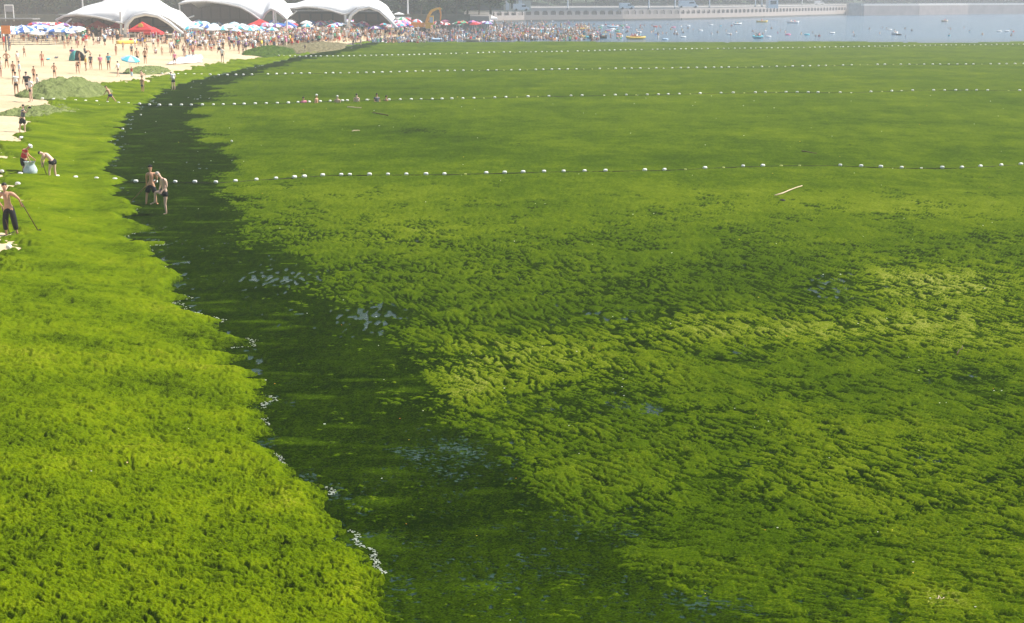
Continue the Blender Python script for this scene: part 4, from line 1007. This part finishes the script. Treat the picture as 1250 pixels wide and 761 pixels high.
m = MB(); m.tube([(-5 * k, 0, 33 * k), (5 * k, 0, 33 * k)], .1, 6); link("crossbar", m.mesh("crossbar", WHITEP), parent=t)

# dome tent
p = at(94.5, 74.5); t = empty("dome_tent", p, .5, label="small dome tent, grey with a teal side, open towards the sand", cat="tent")
def dome(a0, a1, nm, mat):
    m = MB(); n = 10; vs = []; 
    for i in range(7):
        e_ = math.pi / 2 * i / 6
        for j in range(n + 1): a = a0 + (a1 - a0) * j / n; vs.append((math.cos(a) * math.cos(e_) * 1.0, math.sin(a) * math.cos(e_) * .9, math.sin(e_) * 1.25))
    m.add(vs, [(i * (n + 1) + j, i * (n + 1) + j + 1, (i + 1) * (n + 1) + j + 1, (i + 1) * (n + 1) + j) for i in range(6) for j in range(n)])
    o = link(nm, m.mesh(nm, mat, True), parent=t); md = o.modifiers.new("t", 'SOLIDIFY'); md.thickness = .03
dome(-.6, 2.2, "shell", CL["grey"]); dome(2.2, 4.2, "side_panel", plain("teal_fabric", (.05, .32, .30), .7))
# plastic sheets, yellow boom, towels
def sheet(name, pts, mat, label, cat, th_=.03):
    P = [at(*q) for q in pts]; c = sum(P, Vector()) / len(P); m = MB(); g = 9; vs = []; sr = random.Random(len(label))
    for i in range(g + 1):
        for j in range(g + 1):
            u, v = i / g, j / g; q = (P[0] * (1 - u) + P[1] * u) * (1 - v) + (P[3] * (1 - u) + P[2] * u) * v
            z = max(float(beach_h(q.x, q.y)), 0) + .07 + sr.uniform(0, .10); vs.append((q.x - c.x, q.y - c.y, z - c.z))
    m.add(vs, [(i * (g + 1) + j, (i + 1) * (g + 1) + j, (i + 1) * (g + 1) + j + 1, i * (g + 1) + j + 1) for i in range(g) for j in range(g)])
    o = link(name, m.mesh(name, mat, True), label=label, cat=cat); o.location = c; md = o.modifiers.new("t", 'SOLIDIFY'); md.thickness = th_
sheet("plastic_sheet", [(203, 79.5), (247, 77), (244, 70), (218, 71)], CL["white"], "large white plastic sheet laid on the sand above the algae edge", "sheet")
sheet("plastic_sheet", [(225, 72), (248, 72.5), (246, 68), (228, 68)], CL["pale_blue"], "smaller pale plastic sheet behind the large white one", "sheet")
a, b = at(143, 54), at(172, 53.5); m = MB(); m.tube([(b - a) * q / 12 for q in range(13)], .28, 10); o = link("float_boom", m.mesh("float_boom", CL["yellow"], True), label="long yellow boom lying on the sand in front of the largest canopy", cat="boom"); o.location = a + V((0, 0, .25))
for px, py, c_, w in ((59, 73, "cyan", "cyan towel alone on the pale sand"), (69, 71, "grey", "grey bag and towel on the open sand"), (57, 50, "grey", "dark mat beside the parasols at left"), (200, 53, "black", "dark mat on the sand right of the red gazebo"), (85, 48, "red", "red mat by the parasols at far left")):
    sheet("towel", [(px - 2, py + .5), (px + 2, py + .5), (px + 2.4, py - .5), (px - 1.6, py - .5)], CL[c_], w, "towel")

# excavator
p = V(((516 - 625) * 340 / FPX, 340, .4)); k = 1 / px_per_m(p); t = empty("excavator", p, label="yellow excavator with its arm bent down, rising from the crowd", cat="excavator")
yel = plain("excavator_yellow", (0.75, 0.42, 0.04), .45, .1, 1); org = plain("excavator_orange", (0.75, 0.28, 0.03), .45, .1, 1)
def E(x, y, d=0): return V(((x - 516) * k, d, (38 - y) * k))
for d in (-1.3, 1.3):
    m = MB(); m.tube([E(507, 36.6, d), E(512, 36.9, d), E(522, 36.9, d), E(527, 36.6, d)], [.35, .42, .42, .35], 10); m.box(E(517, 36.4, d), (3.0, .5, .75)); link("track", m.mesh("track", CL["black"]), parent=t)
m = MB(); m.box(E(517, 34.3), (1.8, 1.8, .5)); link("turntable", m.mesh("turntable", STEEL), parent=t)
m = MB(); m.box(E(512.5, 30), (16 * k, 2.7, 5.2 * k)); m.box(E(506.5, 29), (4 * k, 2.5, 4 * k)); link("engine_housing", m.mesh("engine_housing", org), parent=t)
m = MB(); m.box(E(525, 30.5, -.2), (6.5 * k, 2.2, 7 * k)); link("platform", m.mesh("platform", yel), parent=t)
m = MB(); m.box(E(529, 24.5, -.8), (5.5 * k, 1.2, 11 * k)); cab = link("cab", m.mesh("cab", yel), parent=t)
m = MB(); m.box(E(529.3, 23.8, -1.45), (4.2 * k, .08, 6.5 * k)); link("window", m.mesh("window", plain("cab_glass", (.45, .52, .56), .1)), parent=cab)
m = MB(); B_ = [(522, 29, 2.4), (525, 20, 2.2), (529, 13.5, 2.2), (536, 10.5, 1.8), (541, 11, 1.3)]
for (x0, y0, h0), (x1, y1, h1) in zip(B_[:-1], B_[1:]): m.tube([E(x0, y0, .5), E(x1, y1, .5)], [h0 * k, h1 * k], 4)
link("boom", m.mesh("boom", yel), parent=t)
m = MB(); m.tube([E(538.5, 9, .5), E(540.5, 18, .5), E(539.5, 27, .5)], [1.5 * k, 1.3 * k, .8 * k], 4); link("arm", m.mesh("arm", org), parent=t)
m = MB(); m.tube([E(527, 19, .5), E(535, 14, .5)], .1, 6); m.tube([E(534, 9, .5), E(541.5, 13, .5)], .1, 6); link("hydraulic_rod", m.mesh("hydraulic_rod", STEEL), parent=t)
m = MB(); m.tube([E(537.5, 27, -.1), E(537.5, 27, 1.1)], 2.6 * k, 10); m.box(E(536, 29, .5), (2.4 * k, 1.3, 2.6 * k)); link("bucket", m.mesh("bucket", STEEL), parent=t)

# vehicles on the promenade and behind the beach
def van(px, py, z, label, c="white", L=4.6, H=2.0):
    x, y = ground_at_z(px, py, z); 
    t = empty("van", (x, y, z), R(8), label=label, cat="van"); mt = CL[c]
    m = MB(); pr_ = [(-L / 2, .35), (L / 2, .35), (L / 2, .95), (L / 2 - .7, 1.15), (L / 2 - 1.5, H), (-L / 2, H)]
    m.add([(a, -.85, b) for a, b in pr_] + [(a, .85, b) for a, b in pr_], [tuple(range(6)), tuple(range(11, 5, -1))] + [(i, (i + 1) % 6 + 0, (i + 1) % 6 + 6, i + 6) for i in range(6)]); link("body", m.mesh("body", mt), parent=t)
    m = MB(); m.box((L * .16, -.86, H * .68), (L * .26, .05, H * .2)); link("window", m.mesh("window", glass), parent=t)
    for a in (-L / 2 + .8, L / 2 - .9):
        for b in (-.8, .8): m = MB(); m.tube([(a, b - .1, .33), (a, b + .1, .33)], .33, 10); link("wheel", m.mesh("wheel", CL["black"]), parent=t)
van(840, 9.6, 4.55, "white van parked on the promenade above the arches", L=7, H=2.6); van(765, 11.6, 4.55, "white van on the promenade left of the longer one")
van(1000, 6.2, 4.55, "white van at the far end of the promenade"); van(636, 13.6, 4.55, "white van parked in front of the pavilion on the promenade")

# ------------------------------------------------------------------ boats and inflatables
def raft(px, py, w, c1, label, kind="raft", crew=0, c2="white", rz=0.0, length=None):
    p = base_z(px, py); s_ = 1 / px_per_m(p); L = (length or w) * s_ / 2; W_ = max(.55, L * .34); t = empty("dinghy" if kind == "raft" else "rowing_boat", (p.x, p.y, .02), rz, label=label, cat="boat")
    if kind == "raft":
        n = 20; m = MB(); ring = [(L * math.copysign(abs(math.cos(a)) ** .7, math.cos(a)), W_ * math.sin(a), .22 + .16 * abs(math.cos(a)) ** 4) for a in [2 * math.pi * q / n for q in range(n + 1)]]
        m.tube(ring, .24, 8, False); link("tube", m.mesh("tube", CL[c1], True), parent=t)
        m = MB(); m.box((0, 0, .08), (L * 1.6, W_ * 1.5, .1)); link("floor", m.mesh("floor", CL[c2]), parent=t)
    else:
        m = MB(); N = 9; vs = []
        for q in range(N):
            u = -1 + 2 * q / (N - 1); hw = W_ * (1 - abs(u) ** 2.6) + .03; z = .45 + .22 * u * u
            vs += [(L * u, -hw, z), (L * u * .95, -hw * .75, .02), (L * u * .93, 0, -.08), (L * u * .95, hw * .75, .02), (L * u, hw, z)]
        m.add(vs, [(q * 5 + c, q * 5 + c + 1, q * 5 + c + 6, q * 5 + c + 5) for q in range(N - 1) for c in range(4)]); o = link("hull", m.mesh("hull", CL[c1], True), parent=t); md = o.modifiers.new("t", 'SOLIDIFY'); md.thickness = .06
    for q in (-.35, .35): m = MB(); m.box((L * q, 0, .33), (.25, W_ * 1.7, .06)); link("thwart", m.mesh("thwart", CL[c2]), parent=t)
    for q in range(crew):
        kk, sk, tp, bo = 8, cr.choice([0, 1]), cr.choice(["red", "pink", "white", "cyan"]), "black"
        x = (-.6 + 1.2 * (q + .5) / crew) * L; o = inst("person", tp_[kk][0][1], [SKIN[sk], CL[bo], CL[tp], HAIR], None, (p.x + x * math.cos(rz), p.y + x * math.sin(rz), .30), cr.uniform(0, 6), .95, cat="person", group="people sitting in boats")
        o["label"] = "%s person in %s top sitting in the %s" % (ordinal(q + 1), tp, label.split(" boat")[0].split(" with")[0] + " boat" if "boat" in label else label.split(" with")[0])
raft(776, 48, 22, "yellow", "long yellow inflatable boat carrying several people", crew=4)
raft(925, 47, 11, "cyan", "cyan and white dinghy with people in pink", crew=2, rz=-.4)
raft(930, 27.6, 14, "yellow", "narrow yellow boat off the seawall", crew=1, kind="boat")
raft(968, 28.5, 15, "white", "long white and orange open boat", crew=2, kind="boat", c2="orange")
raft(900, 30.5, 9, "white", "small white boat off the seawall", crew=2)
raft(662, 37.5, 27, "white", "long white inflatable in the bathing crowd", crew=1)
raft(711, 36.5, 15, "yellow", "yellow and white raft in the water crowd", crew=1)
raft(694, 37.5, 11, "white", "white dinghy left of the yellow raft", crew=1)
raft(723, 47.5, 14, "cyan", "pale cyan dinghy near the algae edge", crew=1); raft(736, 47, 10, "black", "dark rowing boat beside the cyan dinghy", kind="boat", crew=1)
raft(577, 51, 18, "beige", "tan rowing boat at the crowd's edge with a person in red", kind="boat", crew=2, c2="yellow")
raft(533, 50, 11, "pale_blue", "pale blue inflatable at the crowd's lower edge", crew=0)
raft(1092, 42.5, 8, "white", "tiny white boat alone in the open sea", crew=1, kind="boat"); raft(1153, 27, 8, "beige", "far beige boat before the breakwater", kind="boat", crew=1)
raft(748, 34, 12, "pale_blue", "pale blue dinghy right of the yellow raft", crew=1)
ring_me = None
m = MB(); m.tube([(math.cos(2 * math.pi * q / 18) * .42, math.sin(2 * math.pi * q / 18) * .42, .08) for q in range(19)], .15, 8, False); ring_me = m.mesh("swim_ring", CL["pink"], True); rg = []
for px, py, c_ in [(962, 43, "pink"), (938, 45.5, "white"), (834, 46, "white"), (890, 42, "white"), (840, 32, "white"), (766, 34, "pink"), (800, 33, "red"), (822, 34, "pink"), (1086, 37, "white"), (1016, 41, "white"), (985, 43, "cyan"), (868, 31, "white"), (780, 40, "white"), (855, 38, "white"), (812, 48.8, "pale_blue"), (1220, 39, "white"), (1230, 39, "white"), (1097, 43, "black")] + \
        [(cr.uniform(600, 760), cr.uniform(31, 49), cr.choice(["pink", "yellow", "white", "cyan", "red", "green", "white", "orange"])) for _ in range(46)]:
    p = base_z(px, py); o = inst("swim_ring", ring_me, [CL[c_]], None, p, 0, 1.15, cat="swim ring", group="swim rings and floats in the sea"); rg.append((o, "%s swim ring afloat" % c_.replace("_", " "), px, py))
label_all(rg)

# ------------------------------------------------------------------ float lines
def buoy_me():
    m = MB(); m.tube([(-.145, 0, 0), (-.135, 0, 0), (-.085, 0, 0), (0, 0, 0), (.085, 0, 0), (.135, 0, 0), (.145, 0, 0)], [.05, .088, .105, .110, .105, .088, .05], 12); return m.mesh("float", None, True)
foam_w = plain("white_foam_float", (0.80, 0.80, 0.74), .7, .08, 20); foam_d = plain("weedy_foam_float", (0.42, 0.44, 0.16), .8, .4, 14); rope_m = plain("dark_wet_rope", (0.03, 0.04, 0.015), .8)
bm_ = buoy_me(); bm_.materials.append(foam_w)
rows = [("nearest rope", 24.0, [(-20, 210), (8, 214), (30, 217), (60, 219), (100, 221), (135, 223), (165, 224), (200, 224.5), (243, 224.5), (265, 225), (310, 222), (350, 219.5), (400, 216), (460, 215.5), (540, 215), (600, 213.5), (660, 212), (720, 211), (800, 210), (850, 208), (900, 205.5), (960, 204), (1020, 204), (1100, 207), (1170, 207), (1240, 203), (1310, 202)]),
        ("second rope", 13.0, [(52, 123), (90, 125), (125, 127), (160, 129), (200, 130), (260, 129.5), (345, 127.5), (400, 125), (460, 123.5), (560, 122), (640, 119.5), (720, 118), (800, 117), (880, 115), (960, 114), (1040, 114.5), (1100, 112), (1180, 111.5), (1250, 112), (1310, 112)]),
        ("third rope", 10.0, [(168, 88), (200, 92), (262, 93), (300, 92.5), (360, 91), (450, 90), (520, 88), (640, 86.5), (740, 85), (800, 84.5), (880, 83.5), (1000, 81.5), (1060, 80), (1180, 79.5), (1250, 79), (1310, 79)]),
        ("farthest rope", 6.6, [(300, 66), (320, 68), (350, 70), (420, 69.5), (500, 68), (600, 65), (680, 64), (760, 62), (850, 60.5), (950, 59.5), (1040, 58), (1150, 56), (1250, 55), (1310, 55)])]
bn = 0; br = random.Random(4); far_b = MB()
def surf(p): return max(float(beach_h(p.x, p.y)), 0)
for ri, (nm, sp, pts) in enumerate(rows):
    pa = np.array(pts, float); xs_ = np.arange(pa[0, 0], pa[-1, 0], 1.5); W_ = []
    for x in xs_:
        p = at(x, float(np.interp(x, pa[:, 0], pa[:, 1]))); d = float(shore_x(p.y)) - p.x
        p.z = surf(p) + (.11 if d > 0 else .055); W_.append(p)
    step = 5 if ri == 0 else 8
    m = MB(); c0 = W_[0]; m.tube([q - c0 for q in W_[::step]], .022 if ri == 0 else .03, 5)
    o = link("rope", m.mesh("rope", rope_m), label="dark rope of the %s of white floats" % nm.split()[0], cat="rope"); o.location = c0
    x = max(pa[0, 0], 2 + br.random() * 3); n = 0
    while x < 1262:
        i = min(len(W_) - 2, int((x - pa[0, 0]) / 1.5)); p = W_[i] + V((0, 0, .05)); d = W_[i + 1] - W_[max(0, i - 1)]; rz = math.atan2(d.y, d.x)
        gap = br.random() < (.04 if x > 480 and ri else .01)
        weedy = x > 500 and br.random() < .35
        if not gap and -8 < x:
            n += 1; sc_ = (.72 if ri == 0 else .82) * br.uniform(.85, 1.06) * (.7 if weedy else 1) * (1.0, 1.05, 1.15, 1.2)[ri]
            if bn < 300:
                o = inst("float", bm_, [foam_d if weedy and br.random() < .7 else foam_w], None, p - V((0, 0, .045 if weedy else 0)), rz + br.uniform(-.25, .25), sc_, cat="float", group="white floats on the " + nm)
                o["label"] = "%s float on the %s, %s from the beach end" % ("half sunken" if weedy else "white", nm, ordinal(n)); bn += 1
            else:
                k0 = len(far_b.v); a_, b_ = math.cos(rz) * sc_, math.sin(rz) * sc_
                far_b.add([(v.co.x * a_ - v.co.y * b_ + p.x, v.co.x * b_ + v.co.y * a_ + p.y, v.co.z * sc_ + p.z) for v in bm_.vertices], [tuple(q.vertices) for q in bm_.polygons])
        x += sp * br.uniform(.92, 1.08) * (0.45 if br.random() < .02 else 1)
link("far_floats", far_b.mesh("far_floats", foam_w), kind="stuff", label="rest of the white floats on the farthest rope")
for px, py, w in ((26, 171, "by the stooping man in red"), (123, 190, "near the channel edge"), (11, 306, "below the man with the shovel"), (22, 228, "beside the black trousered man"), (283, 175, "alone in the floating algae"), (172, 142.5, "at the channel's far bend"), (150, 160, "on the bright algae before the second rope")):
    p = at(px, py); far_ = p.y > 90; p.z = surf(p) + .13; inst("float", bm_, [foam_w], None, p, br.uniform(0, 3), .55 if far_ or px > 100 else .8, cat="float", label="loose white float " + w)

# ------------------------------------------------------------------ heaps, sticks, foam, scraps
def heap(px, py, rx, ry, h, mat, label, seed, rough=.25, lean=0.0):
    c = at(px, py); n = 150; g = np.linspace(-1.25, 1.25, n); A_, B_ = np.meshgrid(g, g)
    r_ = np.sqrt(A_ ** 2 + B_ ** 2) + .18 * noise(A_ * 1.7, B_ * 1.7, seed)
    X = c.x + A_ * rx; Y = c.y + B_ * ry
    f_ = np.clip(1 - r_, 0, 1) ** .75
    Z = h * f_ * (1 + rough * noise(A_ * 3, B_ * 3, seed + 1)) + (.20 * noise(X * 1.6, Y * 1.1, seed + 2) - .12 * np.abs(noise(X * 3.5, Y * 2.5, seed + 5)) + .07 * noise(X * 7, Y * 5, seed + 3)) * sstep(0.0, 0.15, f_)
    Zb = np.maximum(beach_h(X, Y), 0); T_ = .5 + .25 * noise(X * 1.5, Y * 1.5, seed + 4)
    kp = f_ > 0.01
    link("algae_heap", grid_mesh("algae_heap", X, Y, Zb + Z + np.where(kp, .08, -.3), kp[:-1, :-1] | kp[1:, 1:] | kp[:-1, 1:] | kp[1:, :-1], {"tone": T_}), mat, label=label, cat="algae heap")
dry = algae_mat("drying_algae", (0.05, 0.07, 0.03), (0.15, 0.185, 0.06), (0.24, 0.27, 0.11), (0.34, 0.34, 0.18), .85, 0.0, bumpd=.08)
brown = algae_mat("brown_algae", (0.09, 0.08, 0.04), (0.17, 0.15, 0.085), (0.25, 0.22, 0.14), (0.30, 0.28, 0.2), .85, 0.0, bumpd=.08)
deep = algae_mat("deep_green_algae", (0.02, 0.04, 0.008), (0.05, 0.09, 0.012), (0.09, 0.13, 0.02), (0.12, 0.16, 0.03), .85, 0.0, bumpd=.08)
heap(82, 114, 3.5, 8.5, 1.35, dry, "big mound of drying grey green algae on the sand", 300)
heap(54, 137, 2.2, 6.0, .22, dry, "flat patch of drying algae and scraps right of the photographer", 310)
heap(180, 87, 2.2, 6, .40, dry, "low dull green algae bank by the person in red", 320)
heap(331, 64, 3.4, 14, .8, deep, "dark green algae bank at the far bend of the beach", 330)
heap(383, 58.5, 5.5, 22, .5, brown, "flat brownish algae patch below the far crowd", 340)
heap(12, 330, 1.3, 1.6, .12, algae_mat("fresh_algae_lump", (0.006, 0.018, 0.0004), (0.080, 0.125, 0.0009), (0.145, 0.190, 0.0016), (.2, .22, .02), .8, 0), "small raised lump of fresh algae near the left edge", 350)
def stick(a, b, r, label, z=.07, mat=None, kinks=3, up=0.0):
    A_, B_ = base_z(*a), base_z(*b); A_.z = B_.z = z; B_.z += up; pts = [A_ + (B_ - A_) * (q / (kinks + 1)) + V((br.uniform(-.03, .03), br.uniform(-.1, .1), br.uniform(-.01, .02))) * (0 < q <= kinks) for q in range(kinks + 2)]
    m = MB(); m.tube([q - A_ for q in pts], [r * (1 - .1 * q) for q in range(len(pts))], 8); o = link("driftwood", m.mesh("driftwood", mat or plain("bleached_wood", (0.62, 0.48, 0.34), .7, .2, 8), True), label=label, cat="stick"); o.location = A_
stick((946, 240.5), (979, 230), .032, "long bleached pole floating on the algae right of centre", up=.05)
stick((979, 186), (997, 189), .04, "short dark twig floating behind the nearest rope", mat=WOOD)
stick((1168, 437), (1174, 431), .014, "thin reddish twig poking up from the algae at right", mat=WOOD, up=.12)
stick((424, 132), (441, 133), .05, "pale floating stick just before the second rope", mat=plain("bleached_wood", (0.62, 0.48, 0.34), .7))
stick((430, 161.5), (439, 161), .04, "pale stick floating in the darker algae left of centre")
stick((455, 139), (474, 142), .05, "long thin pale stick behind the nearest rope at centre left", mat=WOOD)
stick((1142, 735.5), (1152, 734), .010, "pale sliver of wood in the near right algae", z=.06)
p = base_z(955, 246.5); m = MB(); m.ball((0, 0, .05), (.13, .10, .07), 10, 6, .12); o = link("dark_scrap", m.mesh("dark_scrap", CL["black"], True), label="black rounded scrap beside the bleached pole", cat="scrap"); o.location = p
p = at(152, 577); m = MB(); m.add([(-.05, 0, 0), (0, -.02, .015), (.06, .01, .02), (.07, .05, .03), (0, .035, .03), (-.04, .02, .01)], [(0, 1, 4, 5), (1, 2, 3, 4)]); o = link("dry_leaf", m.mesh("dry_leaf", plain("dry_leaf", (.7, .5, .25), .7)), label="pale dry leaf lying on the near shore algae", cat="leaf"); o.location = p + V((0, 0, .16)); o.modifiers.new("t", 'SOLIDIFY').thickness = .004
# foam along the waterline and small scraps
fr = random.Random(8); mf = MB()
pn = noise(PY_ / 1.3, PX_ / 3.0, 80)
cand = np.argwhere((dsh > -0.10 - .05 * pn) & (dsh < -0.02) & (pn > 0.18) & (PY_ < 62) & (np.abs(AN) < .42))
RS.shuffle(cand)
for i, j in cand[:1100]:
    r_ = fr.uniform(.002, .0075) * (1 + PY_[i, j] / 30)
    mf.ball((PX_[i, j] + fr.uniform(-.03, .03), PY_[i, j], .02 + fr.uniform(0, .02)), (r_ * 1.8, r_, r_ * .6), 5, 3, .3)
link("sea_foam", mf.mesh("sea_foam", plain("foam", (.55, .58, .50), .5)), kind="stuff", label="broken line of white foam along the waterline")
ml = MB(); sm_ = [foam_w, CL["yellow"], CL["white"], CL["orange"], WOOD]
for k in range(230):
    y = 18 + 110 * fr.random() ** 1.3; x = fr.uniform(-.40, .40) * y; d = float(shore_x(y)) - x
    if x < float(left_x(y)) : continue
    z = (float(beach_h(x, y)) + .19 if d > 0.4 else .075); r_ = fr.uniform(.004, .008) * (1 + y / 40)
    ml.cur = fr.choice([0, 0, 0, 1, 2, 2, 3, 4]); ml.ball((x, y, z), (r_ * fr.uniform(1, 2), r_, r_ * .6), 5, 3, .3)
link("litter", ml.mesh("litter", sm_), kind="stuff", label="tiny pale scraps scattered over the algae")

# ------------------------------------------------------------------ haze
m_ = MB(); m_.box((500, 700, 28.5), (3400, 2200, 64))
hz = Mat("air"); hz.nt.nodes.remove(hz.b)
vol = hz.n("ShaderNodeVolumePrincipled"); vol.inputs["Color"].default_value = (0.92, 0.95, 1.0, 1); vol.inputs["Density"].default_value = 0.0006
vol.inputs["Anisotropy"].default_value = 0.2
hz.l(vol.outputs[0], hz.nt.nodes["Material Output"].inputs["Volume"])
link("haze", m_.mesh("haze", hz.m), kind="stuff")
